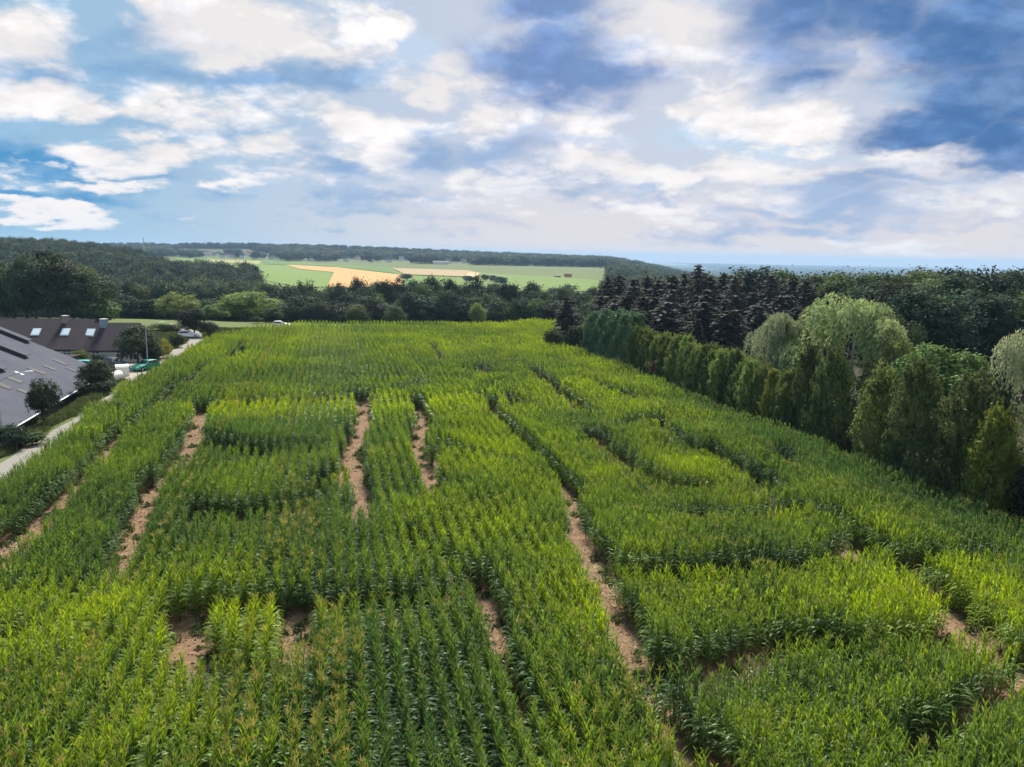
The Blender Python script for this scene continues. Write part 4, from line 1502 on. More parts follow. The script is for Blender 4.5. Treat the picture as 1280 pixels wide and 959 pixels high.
#@@FARM
# ------------------------------------------------------------------ farm
M_ROOF = plain_mat("fibre_cement", (0.072, 0.075, 0.094), 0.95, 0.06, var=0.25, scale=0.35, bump=0.2)
M_ROOFD = plain_mat("dark_tiles", (0.045, 0.038, 0.044), 0.9, 0.08, var=0.3, scale=1.2, bump=0.5)
M_WALL = plain_mat("white_render", (0.70, 0.70, 0.66), 0.9, 0.2, var=0.06, scale=0.8)
M_WOOD = plain_mat("weathered_boards", (0.10, 0.085, 0.07), 0.9, 0.2, var=0.3, scale=1.5)
M_GLASS = plain_mat("dark_glass", (0.02, 0.025, 0.03), 0.12, 0.5, var=0.1)
M_SKYL = plain_mat("skylight_glass", (0.55, 0.65, 0.72), 0.15, 0.5, var=0.1)
M_METAL = plain_mat("galvanised_steel", (0.42, 0.45, 0.47), 0.45, 0.5, 0.6, var=0.1)
M_CONC = plain_mat("pale_concrete", (0.42, 0.40, 0.36), 0.9, 0.2, var=0.15)
M_WHITE = plain_mat("white_plastic", (0.80, 0.79, 0.74), 0.5, 0.4, var=0.05)
M_CREAM = plain_mat("cream_plastic", (0.72, 0.68, 0.58), 0.55, 0.4, var=0.06)
M_TYRE = plain_mat("tyre_rubber", (0.02, 0.02, 0.02), 0.9, 0.2)
M_LAMP = plain_mat("lamp_lens", (0.8, 0.8, 0.76), 0.2, 0.5, var=0.03)
M_BRICKC = plain_mat("chimney_brick", (0.24, 0.22, 0.22), 0.9, 0.2, var=0.2, scale=4)
M_BLUEG = plain_mat("slate_blue_cladding", (0.20, 0.27, 0.36), 0.7, 0.3)
M_STAIN = plain_mat("old_rooflight", (0.098, 0.088, 0.085), 0.9, 0.1, var=0.3, scale=1.5)
M_MOSS = plain_mat("mossy_rooflight", (0.10, 0.10, 0.090), 0.9, 0.1, var=0.3, scale=1.5)
M_RED = plain_mat("red_roof_tiles", (0.36, 0.11, 0.06), 0.85, 0.2, var=0.2, scale=0.3)
M_GREY = plain_mat("grey_roof_tiles", (0.10, 0.10, 0.11), 0.85, 0.2, var=0.2, scale=0.3)
M_TAN = plain_mat("sand_cladding", (0.46, 0.37, 0.25), 0.85, 0.2, var=0.1, scale=0.05)


def corrugate(m, scale, axis_rot, dist=0.04):
    """Ribs of a profiled sheet as a bump on an existing material."""
    nt = m.node_tree
    b = next(n for n in nt.nodes if n.type == "BSDF_PRINCIPLED")
    tc = N(nt, "ShaderNodeTexCoord").outputs["Object"]
    mp = N(nt, "ShaderNodeMapping", ins={"Vector": tc, "Rotation": (0, 0, axis_rot)}).outputs[0]
    wv = N(nt, "ShaderNodeTexWave", wave_type="BANDS", bands_direction="X", ins={"Vector": mp, "Scale": scale, "Distortion": 0.0})
    old = b.inputs["Normal"].links[0].from_socket if b.inputs["Normal"].links else None
    bp = N(nt, "ShaderNodeBump", ins={"Strength": 0.5, "Distance": dist, "Height": wv.outputs["Fac"]})
    if old:
        nt.links.new(old, bp.inputs["Normal"])
    nt.links.new(bp.outputs[0], b.inputs["Normal"])


EV = Vector((0.245, -0.969, 0)).normalized()      # along the barn eave, towards the camera
UPS = Vector((-0.969, -0.245, 0)).normalized()    # across, up the roof slope
BC = Vector((-58.3, 110.0, 0.3))                  # eave corner
TANP = 0.47


def RP(s, t, off=0.0):
    """A point of the barn roof: s along the eave, t up the slope, off above it."""
    n = Vector((-UPS.x * TANP, -UPS.y * TANP, 1)).normalized()
    return BC + EV * s + UPS * t + Vector((0, 0, TANP * t)) + n * off


def roof_st(px, py):
    d = Vector(ray(px, py))
    n = Vector((-UPS.x * TANP, -UPS.y * TANP, 1)).normalized()
    o = Vector((0, 0, CAMH))
    t = (BC - o).dot(n) / d.dot(n)
    p = o + d * t - BC
    return p.dot(EV), p.dot(UPS)


corrugate(M_ROOFD, 4.0, R(101), 0.03)
corrugate(M_ROOF, 1.8, math.atan2(EV.y, EV.x))


def slab_on_roof(mb, s0, s1, t0, t1, o0, o1, mi=0):
    vs = [RP(s, t, o) for o in (o0, o1) for (s, t) in ((s0, t0), (s1, t0), (s1, t1), (s0, t1))]
    mb.add(vs, [(0, 3, 2, 1), (4, 5, 6, 7), (0, 1, 5, 4), (1, 2, 6, 5), (2, 3, 7, 6), (3, 0, 4, 7)], mi)


def barn():
    org = Vector((BC.x, BC.y, -2.6))
    root = link("barn", None, None, org)
    tag(root, "large low barn with a broad weathered grey sheet roof beside the lane", "barn")

    def put(name, mb, mats):
        mb.v = [tuple(Vector(p) - org) for p in mb.v]
        return mb.obj(name, mats, root)

    LEN, W = 62.0, 18.0
    mb = MB()
    slab_on_roof(mb, -0.4, LEN, -0.3, W, -0.12, 0.0)
    # far slope
    rid = [RP(s, W, -0.06) for s in (-0.4, LEN)]
    far_ = [p + UPS * W - Vector((0, 0, TANP * W)) for p in rid]
    q = rid + far_[::-1]
    mb.add([*q, *[Vector(p) - Vector((0, 0, .12)) for p in q]], [(0, 1, 2, 3), (7, 6, 5, 4), (0, 4, 5, 1), (1, 5, 6, 2), (2, 6, 7, 3), (3, 7, 4, 0)])
    roof = put("roof", mb, M_ROOF)
    mb = MB()
    a = [BC + EV * s + UPS * t for (s, t) in ((0.3, 0.5), (LEN - .6, 0.5), (LEN - .6, 2 * W - .5), (0.3, 2 * W - .5))]
    lo = [Vector((p.x, p.y, -3.2)) for p in a]
    hi = [Vector((p.x, p.y, 0.32)) for p in a]
    mid = [(a[1] + a[2]) / 2, (a[3] + a[0]) / 2]
    top = [Vector((p.x, p.y, 0.3 + TANP * (W - .5) - .05)) for p in mid]
    mb.add([*lo, *hi, *top], [(0, 1, 5, 4), (2, 3, 7, 6), (1, 2, 6, 8, 5), (3, 0, 4, 9, 7)])
    put("wall", mb, M_WOOD)
    # raised ventilator strips running up the slope
    for (px, py) in ((34, 428), (32, 447), (3, 464)):
        s, t = roof_st(px, py)
        mb = MB()
        slab_on_roof(mb, s - 0.5, s + 0.5, t, W - .2, 0.05, 0.38, 0)
        o = put("ventilator", mb, M_WOOD)
        mb = MB()
        slab_on_roof(mb, s - 0.8, s + 0.8, t - .2, W - .1, 0.39, 0.47, 0)
        o2 = put("cover", mb, M_ROOF)
        o2.parent = o
    for (px, py, ds, dt, m_) in ((75, 453, 1.0, 1.6, M_STAIN), (46, 464, 1.0, 1.9, M_STAIN), (18, 475, 1.1, 1.5, M_MOSS), (5, 483, 1.2, 1.3, M_STAIN), (62, 460, .9, 1.3, M_MOSS), (88, 462, .8, 1.2, M_STAIN), (30, 490, .9, 1.2, M_MOSS), (24, 467, .55, .9, M_SKYL)):
        s, t = roof_st(px, py)
        mb = MB()
        slab_on_roof(mb, s - ds / 2, s + ds / 2, t - dt / 2, t + dt / 2, 0.003, 0.06)
        o = put("rooflight", mb, m_)
        if m_ is M_SKYL:
            o["label"] = "small bright skylight"
    mb = MB()
    mb.tube([RP(-.3, -.38, -.1), RP(LEN, -.38, -.1)], 0.09, 8)
    put("gutter", mb, M_METAL)


barn()


def gable_house(a, n, F0, L, depth, ze, zr, zb, hip_r=0.0, roof_mat=None, wall_mat=None, over=0.45):
    """a: along the front, n: outward normal of the front, F0: left front corner. Returns wall and roof builders."""
    a, n = Vector(a), Vector(n)
    P = lambda u, v, z: Vector((F0[0], F0[1], 0)) + a * u - n * v + Vector((0, 0, z))
    w = MB()
    v = [P(0, 0, zb), P(L, 0, zb), P(L, depth, zb), P(0, depth, zb), P(0, 0, ze), P(L, 0, ze), P(L, depth, ze), P(0, depth, ze)]
    fs = [(0, 1, 5, 4), (2, 3, 7, 6), (1, 2, 6, 5), (3, 0, 4, 7)]
    w.add(v, fs)
    k = (zr - ze) / (depth / 2)
    w.add([P(0, 0, ze), P(0, depth, ze), P(0, depth / 2, zr - .1)], [(0, 1, 2)])
    if not hip_r:
        w.add([P(L, 0, ze), P(L, depth, ze), P(L, depth / 2, zr - .1)], [(0, 1, 2)])
    r = MB()
    th = 0.22
    zo = ze - over * k
    e0, e1 = P(-over, -over, zo), P(L + over, -over, zo)
    b0, b1 = P(-over, depth + over, zo), P(L + over, depth + over, zo)
    r0_, r1_ = P(-over, depth / 2, zr), P(L + over - hip_r, depth / 2, zr)
    up_ = Vector((0, 0, th))
    top = [e0 + up_, e1 + up_, r1_ + up_, r0_ + up_, b0 + up_, b1 + up_]
    bot = [e0, e1, r1_, r0_, b0, b1]
    r.add(top + bot, [(0, 1, 2, 3), (3, 2, 5, 4), (7, 6, 9, 8), (8, 9, 10, 11), (0, 6, 7, 1), (4, 5, 11, 10), (0, 3, 9, 6), (3, 4, 10, 9)] + ([(1, 5, 2), (1, 7, 11, 5)] if hip_r else [(1, 7, 8, 2), (2, 8, 11, 5)]))
    return w, r, P


def shifted(mb, org):
    mb.v = [(p[0] - org[0], p[1] - org[1], p[2] - org[2]) for p in mb.v]
    return mb


def farmhouses():
    ang = R(11)
    a = (math.cos(ang), math.sin(ang), 0)
    n = (math.sin(ang), -math.cos(ang), 0)
    j = np.array([-66.8, 119.9])
    zb = -0.8
    for which in (0, 1):
        L = 13.0 if which == 0 else 8.6
        F0 = j - np.array(a[:2]) * L if which == 0 else j + np.array(a[:2]) * 0.03
        zr = 6.1 if which == 0 else 5.55
        dep = 11.6 if which == 0 else 10.0
        w, r, P = gable_house(a, n, F0, L, dep, 2.15 if which == 0 else 1.95, zr, zb, 0.0 if which == 0 else 1.6, over=0.4 if which == 0 else 0.36)
        org = (F0[0], F0[1], -0.5)
        root = link("farmhouse", None, None, org)
        tag(root, "left half of the white farmhouse, higher dark roof with two skylights" if which == 0 else "right half of the white farmhouse, dark hipped roof with one skylight", "house")
        shifted(w, org).obj("wall", M_WALL, root)
        ro = shifted(r, org).obj("roof", M_ROOFD, root)
        k = (zr - (2.15 if which == 0 else 1.95)) / (dep / 2)
        ze = 2.15 if which == 0 else 1.95

        def onroof(u, v, du, dv, h0, h1):
            m = MB()
            pts = []
            for h in (h0, h1):
                for (uu, vv) in ((u - du, v - dv), (u + du, v - dv), (u + du, v + dv), (u - du, v + dv)):
                    pts.append(P(uu, vv, ze + k * vv + .22 + h))
            m.add(pts, [(0, 3, 2, 1), (4, 5, 6, 7), (0, 1, 5, 4), (1, 2, 6, 5), (2, 3, 7, 6), (3, 0, 4, 7)])
            return shifted(m, org)

        # photo columns of the skylights turned into places along the roof
        for px in ((45, 82) if which == 0 else (113,)):
            v = 3.0
            u = min(np.linspace(0, L, 300), key=lambda u_: abs(proj(np.array(P(u_, v, ze + k * v)))[0][0] - px))
            f = onroof(u, v, .62, .70, 0.004, .10).obj("skylight", M_METAL, ro)
            onroof(u, v, .52, .60, 0.101, .13).obj("pane", M_SKYL, f)
        for (px, m_, sz, hh) in (((82, M_BRICKC, .38, 1.0),) if which == 0 else ((130, M_BLUEG, .45, 1.1),)):
            v = dep / 2 - .6
            u = min(np.linspace(0, L, 300), key=lambda u_: abs(proj(np.array(P(u_, v, zr)))[0][0] - px))
            c = P(u, v, 0)
            m = MB()
            m.box((c.x - sz, c.y - sz, zr - 1.2), (c.x + sz, c.y + sz, zr + hh - .3))
            ch = shifted(m, org).obj("chimney", m_, ro)
            m = MB()
            m.box((c.x - sz - .08, c.y - sz - .08, zr + hh - .298), (c.x + sz + .08, c.y + sz + .08, zr + hh - .2))
            shifted(m, org).obj("chimney_cap", M_CONC, ch)
        if which == 0:
            c = P(0.2, 2.2, 0)
            m = MB()
            m.tube([(c.x, c.y, 3.0), (c.x, c.y, 5.9)], .13, 8)
            m.tube([(c.x, c.y, 5.95), (c.x, c.y, 6.2)], .22, 8)
            shifted(m, org).obj("flue_pipe", M_METAL, ro)
        wins = ((8.2, 1.2), (3.0, 1.2), (10.8, 1.2)) if which == 0 else ((1.9, 1.05), (5.4, 1.05), (7.3, 1.05))
        for (u, z) in wins:
            m = MB()
            for (u0, u1, z0, z1) in ((u - .62, u + .62, z + .60, z + .70), (u - .62, u + .62, z - .70, z - .60), (u - .62, u - .52, z - .598, z + .598), (u + .52, u + .62, z - .598, z + .598), (u - .03, u + .03, z - .597, z + .597)):
                q = [P(uu, vv, zz_) for vv in (.02, -.05) for (uu, zz_) in ((u0, z0), (u1, z0), (u1, z1), (u0, z1))]
                m.add(q, [(0, 1, 2, 3), (7, 6, 5, 4), (0, 4, 5, 1), (1, 5, 6, 2), (2, 6, 7, 3), (3, 7, 4, 0)])
            wo = shifted(m, org).obj("window", M_WHITE, root)
            m = MB()
            m.add([P(u - .55, -.012, z - .62), P(u + .55, -.012, z - .62), P(u + .55, -.012, z + .62), P(u - .55, -.012, z + .62)], [(0, 1, 2, 3)])
            shifted(m, org).obj("pane", M_GLASS, wo)
        if which == 0:
            m = MB()
            q = [P(uu, vv, zz_) for vv in (.02, -.04) for (uu, zz_) in ((5.0, zb), (6.1, zb), (6.1, -.3), (5.0, -.3))]
            m.add(q, [(0, 1, 2, 3), (7, 6, 5, 4), (0, 4, 5, 1), (1, 5, 6, 2), (2, 6, 7, 3), (3, 7, 4, 0)])
            shifted(m, org).obj("door", M_WOOD, root)
        m = MB()
        m.tube([P(-.3, -.48, ze - .5), P(L + .2, -.48, ze - .5)], .08, 8)
        shifted(m, org).obj("gutter", M_METAL, root)


farmhouses()


def shed():
    """Low dark lean-to in front of the left farmhouse."""
    c = hit(76, 452)
    z = 18 - (441 - 307) / 974 * c[1] * 0 - 0
    base = Vector((c[0], 114.0, -0.4))
    base.x = at(77, 114.0)[0]
    root = link("shed", None, None, base)
    tag(root, "low dark flat roofed shed in front of the farmhouse wall", "shed")
    m = MB()
    m.box((-1.5, 0, 0), (1.5, 2.4, 2.0))
    m.obj("wall", M_WOOD, root)
    m = MB()
    m.box((-1.7, -.3, 2.003), (1.7, 2.6, 2.12))
    m.obj("roof", M_ROOFD, root, bevel=.02)
    m = MB()
    m.box((-.9, -.04, .02), (.9, -.002, 1.8))
    m.obj("door", M_STAIN, root)


shed()


def party_tent():
    b = at(49, 112.0)
    root = link("party_tent", None, None, (b[0], 112.0, -1.0))
    tag(root, "small white canopy tent with a domed top beside the farmhouse", "tent")
    m = MB()
    rings = []
    for (r_, z) in ((1.55, 3.15), (1.5, 3.4), (1.2, 3.75), (.7, 4.0), (.05, 4.12)):
        rings.append([(r_ * (abs(math.cos(t)) ** .6) * math.copysign(1, math.cos(t)), r_ * (abs(math.sin(t)) ** .6) * math.copysign(1, math.sin(t)), z) for t in np.linspace(0, 2 * math.pi, 24, endpoint=False)])
    vs = [p for r_ in rings for p in r_]
    fs = [(i * 24 + j, i * 24 + (j + 1) % 24, (i + 1) * 24 + (j + 1) % 24, (i + 1) * 24 + j) for i in range(4) for j in range(24)]
    m.add(vs, fs)
    o = m.obj("canopy", M_WHITE, root)
    sm = o.modifiers.new("thick", "SOLIDIFY")
    sm.thickness = .03
    for sx in (-1, 1):
        for sy in (-1, 1):
            m = MB()
            m.tube([(sx * 1.4, sy * 1.4, 0), (sx * 1.4, sy * 1.4, 3.2)], .04, 8)
            m.obj("pole", M_METAL, root)


party_tent()


def retaining_wall():
    # low pale wall along the barn yard, inside the verge
    ln = [hit(62, 511), hit(72, 505), hit(83, 498)]
    m = MB()
    a, b = Vector(ln[0]), Vector(ln[2])
    d = (b - a).normalized()
    nn = Vector((-d.y, d.x, 0)).normalized() * .15
    a, b = a - d * 2, b + d * 2
    z0, z1 = -2.6, min(a.z, b.z) + .75
    o_ = Vector((a.x, a.y, z0))
    q = [Vector((p.x, p.y, z)) - o_ for z in (z0, z1) for p in (a - nn, b - nn, b + nn, a + nn)]
    m.add(q, [(0, 3, 2, 1), (4, 5, 6, 7), (0, 1, 5, 4), (1, 2, 6, 5), (2, 3, 7, 6), (3, 0, 4, 7)])
    o = m.obj("garden_wall", M_CONC, None, o_, bevel=.03)
    tag(o, "low pale concrete wall between the barn and the lane verge", "wall")


retaining_wall()


def street_lamp(px, py, ytop, hpx, hpy, label):
    b = hit(px, py) if py > 0 else at(px, -py)
    h = height_for(px, ytop, b[1], b)
    root = link("street_lamp", None, None, b)
    tag(root, label, "street lamp", "street lamps along the lane")
    d = ray(hpx, hpy)
    t = b[1] / d[1]
    hd = Vector(d * t) + Vector((0, 0, CAMH)) - Vector(b)
    hd.y = 0.6
    m = MB()
    m.tube([(0, 0, -.2), (0, 0, h * .5), (0, 0, h)], [.10, .08, .055], 10)
    m.obj("pole", M_METAL, root)
    m = MB()
    p0 = Vector((0, 0, h))
    pts = [p0.lerp(hd, s) + Vector((0, 0, .35 * math.sin(math.pi * s) * .5)) for s in np.linspace(0, 1, 8)]
    m.tube(pts, [.05] * 8, 8)
    m.obj("arm", M_METAL, root)
    dd = (hd - p0).normalized()
    dd.z *= .3
    dd.normalize()
    s_ = dd.cross(Vector((0, 0, 1))).normalized()
    m = MB()
    ring = []
    for (q, wq, hq) in ((0, .06, .05), (.15, .13, .09), (.55, .15, .10), (.8, .06, .05)):
        c = hd + dd * q
        ring.append([c - s_ * wq + Vector((0, 0, 0)), c - s_ * wq * .6 + Vector((0, 0, hq)), c + s_ * wq * .6 + Vector((0, 0, hq)), c + s_ * wq])
    vs = [p for r_ in ring for p in r_]
    fs = [(i * 4 + j, i * 4 + (j + 1) % 4, i * 4 + 4 + (j + 1) % 4, i * 4 + 4 + j) for i in range(3) for j in range(4)] + [(3, 2, 1, 0), (12, 13, 14, 15)]
    m.add(vs, fs)
    hdo = m.obj("lamp_head", M_WHITE, root)
    m = MB()
    c = [hd + dd * q + s_ * e + Vector((0, 0, -.012)) for (q, e) in ((.15, -.1), (.15, .1), (.55, .11), (.55, -.11))]
    c2 = [p + Vector((0, 0, -.04)) for p in c]
    m.add(c + c2, [(0, 1, 2, 3), (7, 6, 5, 4), (0, 4, 5, 1), (1, 5, 6, 2), (2, 6, 7, 3), (3, 7, 4, 0)])
    m.obj("lens", M_LAMP, hdo)


street_lamp(185, -115.2, 410, 196, 404, "grey street lamp beside the green car near the farmhouse")
street_lamp(4, 564, 478, 24, 467, "street lamp standing at the lane edge in front of the barn")


def car_parts(paint):
    prof = [(-2.0, .28), (-2.06, .62), (-1.98, .98), (-1.62, 1.40), (-1.0, 1.47), (-.1, 1.45), (.68, .98), (1.62, .84), (1.98, .62), (2.02, .28)]
    m = MB()
    wd = lambda z: .86 if z < .7 else .84 if z < 1.0 else .66
    L = [(x, -wd(z), z) for x, z in prof]
    Rr = [(x, wd(z), z) for x, z in prof]
    nP = len(prof)
    m.add(L + Rr, [tuple(range(nP)), tuple(reversed(range(nP, 2 * nP)))] + [(i + 1, i, nP + i, nP + i + 1) for i in range(nP - 1)] + [(0, nP - 1, 2 * nP - 1, nP)])
    body = m.mesh("body", paint)
    wins = []

    def win(pts, n):
        m = MB()
        n = Vector(n).normalized()
        a = [Vector(p) + n * .004 for p in pts]
        b = [Vector(p) + n * .016 for p in pts]
        k = len(a)
        m.add(a + b, [tuple(reversed(range(k))), tuple(range(k, 2 * k))] + [(i, (i + 1) % k, k + (i + 1) % k, k + i) for i in range(k)])
        wins.append(m.mesh("window", M_GLASS))

    win([(.62, -.74, 1.02), (.62, .74, 1.02), (-.04, .61, 1.41), (-.04, -.61, 1.41)], (.5, 0, .8))
    win([(-1.95, .74, 1.03), (-1.95, -.74, 1.03), (-1.66, -.62, 1.36), (-1.66, .62, 1.36)], (-.75, 0, .65))
    for s in (-1, 1):
        win([(-1.75, s * .80, 1.04), (.50, s * .80, 1.04), (-.12, s * .675, 1.39), (-1.5, s * .675, 1.39)][::s], (0, s * .95, .3))
    wheel = []
    m = MB()
    m.tube([(0, -.11, 0), (0, -.07, 0), (0, .07, 0), (0, .11, 0)], [.27, .31, .31, .27], 18)
    tyre = m.mesh("wheel", M_TYRE)
    m = MB()
    m.tube([(0, -.118, 0), (0, .118, 0)], .18, 14)
    rim = m.mesh("rim", M_METAL)
    m = MB()
    m.box((-.05, -.17, -.07), (.05, .17, .07))
    hl = m.mesh("headlight", M_LAMP)
    return body, wins, tyre, rim, hl


def car(px, py, yaw, paint, label, Y=None):
    b = hit(px, py) if Y is None else at(px, Y)
    root = link("parked_car", None, None, (b[0], b[1], b[2] + .05))
    root.rotation_euler = (0, 0, yaw)
    tag(root, label, "car", "cars parked about the farm")
    body, wins, tyre, rim, hl = car_parts(paint)
    o = link("body", body, root)
    bv = o.modifiers.new("bevel", "BEVEL")
    bv.width = .06
    bv.segments = 2
    bv.limit_method = "ANGLE"
    for w in wins:
        link("window", w, root)
    for x in (-1.25, 1.28):
        for s in (-1, 1):
            t = link("wheel", tyre, root, (x, s * .78, .31))
            link("rim", rim, t)
    for s in (-1, 1):
        link("headlight", hl, root, (1.93, s * .62, .62))


P_GREEN = plain_mat("green_car_paint", (0.04, 0.26, 0.17), 0.3, 0.5, var=0.04)
P_WHITE = plain_mat("white_car_paint", (0.72, 0.72, 0.72), 0.3, 0.5, var=0.03)
P_DARK = plain_mat("dark_blue_car_paint", (0.05, 0.06, 0.09), 0.3, 0.5, var=0.04)
P_TEAL = plain_mat("teal_car_paint", (0.05, 0.36, 0.32), 0.3, 0.5, var=0.04)
car(182, 463, R(-112), P_GREEN, "bright green small car on the lane under the street lamp")
car(144, 460, R(-30), P_DARK, "dark blue car behind the cream calf hutches")
car(97, 453, R(-160), P_TEAL, "teal car half hidden behind the barn roof", Y=112)
car(236, 418, R(20), P_WHITE, "white car parked by the dark tree at the lane bend", Y=156)
car(352, 407, R(10), P_WHITE, "white car at the field's far edge by the meadow trees", Y=181)


def calf_hutch(px, py, yaw, r_, ln, label):
    b = hit(px, py)
    root = link("calf_hutch", None, None, b)
    root.rotation_euler = (0, 0, yaw)
    tag(root, label, "calf hutch", "calf hutches in the yard")
    m = MB()
    n = 14
    arc = [(math.cos(t), math.sin(t)) for t in np.linspace(0, math.pi, n)]
    for (x0, x1, ra, rb) in ((-ln / 2, ln / 2, r_, r_), (-ln / 2, ln / 2, r_ - .05, r_ - .05)):
        vs = [(x, c * rr, .55 + s * rr if s > 1e-6 else .55) for x, rr in ((x0, ra), (x1, rb)) for c, s in arc]
        vs = [(x, y, z) for x, y, z in vs]
        vs += [(x0, ra, 0), (x1, ra, 0), (x0, -ra, 0), (x1, -ra, 0)]
        m.add(vs, [(i, i + 1, n + i + 1, n + i) for i in range(n - 1)] + [(2 * n, 0, n, 2 * n + 1), (n - 1, 2 * n + 2, 2 * n + 3, 2 * n - 1)])
    # rim of the open end, and the closed back
    ro = [(ln / 2 + .003, c * r_, .55 + s * r_) for c, s in arc]
    ri = [(ln / 2 + .003, c * (r_ - .12), .55 + s * (r_ - .12)) for c, s in arc]
    m.add(ro + ri, [(i, i + 1, n + i + 1, n + i) for i in range(n - 1)])
    m.obj("shell", M_CREAM, root)
    m = MB()
    m.add([(-ln / 2 + .05, c * (r_ - .06), .55 + s * (r_ - .06)) for c, s in arc] + [(-ln / 2 + .05, -(r_ - .06), 0), (-ln / 2 + .05, r_ - .06, 0)], [tuple(range(n + 2))])
    m.obj("back_panel", M_CREAM, root)


calf_hutch(153, 470, R(-150), 1.05, 1.7, "larger cream arched calf hutch with its dark mouth showing")
calf_hutch(144, 477, R(-115), .85, 1.5, "smaller cream calf hutch in front of the larger one")

# --- bushes and trees about the farm
for name, key, px, py, yt, w, label in [
    ("broadleaf_tree", "dark3", 56, 78, 474, 3.0, "neat round topped dark tree beside the low wall"),
    ("broadleaf_tree", "dark0", 121, 97, 450, 4.6, "dark tree at the far corner of the barn roof"),
    ("broadleaf_tree", "dark2", 173, 117.4, 408, 6.6, "dark spreading tree in front of the farmhouse's right half"),
]:
    P = at(px, py)
    bw = 8.4
    tree(name, key, P, height_for(px, yt, P[1], P), w, label, "tree", base_w=bw)
for key, px, py, yt, w, label in [
    ("olive", 26, 545, 516, 3.6, "rounded olive bush before the barn, right one of the pair"), ("olive", 6, 552, 520, 4.0, "olive bush before the barn at the left picture edge"),
    ("dark", 14, 562, 532, 3.0, "dark low bush behind the lane lamp"), ("dark", 108, 497, 479, 4.6, "low dark shrub below the tree at the barn corner"), ("dark", 128, 492, 476, 3.4, "low dark shrub nearer the calf hutches"),
    ("light", 99, -118, 438, 2.4, "green bush by the farmhouse wall, left of the white window"), ("dark", 124, -118.5, 443, 2.2, "small dark bush under the farmhouse windows"),
    ("yel", 205, -127, 424, 2.6, "yellow flowering bush beside the lane"), ("yel", 197, -124, 430, 2.4, "smaller yellow green bush left of the flowering one"), ("olive", 191, -126, 421, 3.0, "olive garden bush behind the street lamp"),
    ("dark", 190, -119, 434, 3.2, "dark bush against the trunk of the spreading farmhouse tree"), ("olive", 40, 556, 541, 2.2, "small olive bush on the verge by the lane"), ("olive", 222, -141, 418, 3.0, "olive bush at the bend of the lane")]:
    P = hit(px, py) if py > 0 else at(px, -py)
    tree("shrub", "shrub_" + key, P, max(1.0, height_for(px, yt, P[1], P)), w, label, "shrub", base_w=11, parts=("stem", "foliage"))


# ------------------------------------------------------------------ village and far plain
def small_house(name, P, L, D, hw, hr, yaw, wall_mat, roof_mat, label, group=None, windows=True):
    root = link(name, None, None, P)
    root.rotation_euler = (0, 0, yaw)
    tag(root, label, "house" if name == "house" else "building", group)
    w, r, Q = gable_house((1, 0, 0), (0, -1, 0), (-L / 2, -D / 2), L, D, hw, hw + hr, -1.5, over=.5)
    w.obj("wall", wall_mat, root)
    r.obj("roof", roof_mat, root)
    if windows:
        k = max(2, int(L / 4))
        for i in range(k):
            u = -L / 2 + (i + .5) * L / k
            m = MB()
            m.box((u - .7, -D / 2 - .06, hw * .45 - .6), (u + .7, -D / 2 - .003, hw * .45 + .9))
            m.obj("window", M_GLASS, root)


for i, (P, px) in enumerate(HOUSES):
    big = hg.random() < .2
    small_house("house", P, hg.uniform(9, 13) * (1.6 if big else 1), hg.uniform(8, 10), hg.uniform(5, 7.5), hg.uniform(3.5, 5), hg.uniform(-.5, .5), M_WALL, M_RED if i % 4 == 1 else M_GREY,
                "white house of the far ridge village with %s roof, %s from its left end" % ("red" if i % 4 == 1 else "grey", ordinal(i + 1)), "houses of the far village")
for (px, py, L, hw, hr, wm, rm, lab) in ((413, 325, 34, 9, 9, M_WALL, M_RED, "big red roofed building in the woods of the far ridge"), (551, 331, 30, 5, 2, M_WHITE, M_GREY, "long white hall below the far ridge woods"),
                                         (710, 346.5, 8, 2.0, 1.8, M_TAN, M_RED, "small red roofed farm building on the right of the pasture"), (697, 347, 7, 2, 1.2, M_TAN, M_TAN, "tiny tan shed on the far pasture beside the red roof")):
    P = hit(px, py, tmin=600)
    HOUSES.append((P, px))
    small_house("building", P, L, L * .45, hw, hr, 0.1, wm, rm, lab)
P = at(1006, 880)
small_house("building", (P[0], P[1], P[2] + 11), 34, 18, 5, 2, .2, M_TAN, M_TAN, "long sand coloured hall showing above the right woods")
for i, (px, hh) in enumerate(((897, 70), (960, 62), (990, 80), (1022, 50), (1054, 75), (1086, 85), (1140, 48), (1202, 120), (1248, 60))):
    P = at(px, 8200)
    m = MB()
    thin = i == 7
    if i % 2 == 0 and not thin:
        m.box((-14, -10, -3), (14, 10, hh * .8))
        m.box((-7, -6, hh * .8 + .01), (7, 6, hh))
        nm, lab, ct = "tower_block", "hazy tower block on the far plain, %s of the row of towers" % ordinal(i + 1), "tower"
    else:
        m.tube([(0, 0, -3), (0, 0, hh * .5), (0, 0, hh)], [7 if not thin else 6, 5.5, 4 if not thin else 2.5], 10)
        nm, lab, ct = ("chimney_stack", "hazy chimney on the far plain, %s of the row of towers" % ordinal(i + 1), "chimney") if not thin else ("mast", "tallest thin mast on the far plain near the right edge", "mast")
    o = m.obj(nm, M_CONC, None, P)
    tag(o, lab, ct)
P = at(181, 900)
m = MB()
m.tube([(0, 0, 0), (0, 0, 18), (0, 0, height_for(181, 297, 900, P))], [.8, .6, .35], 6)
tag(m.obj("mast", M_METAL, None, P), "thin mast rising from the wooded hill at the left", "mast")

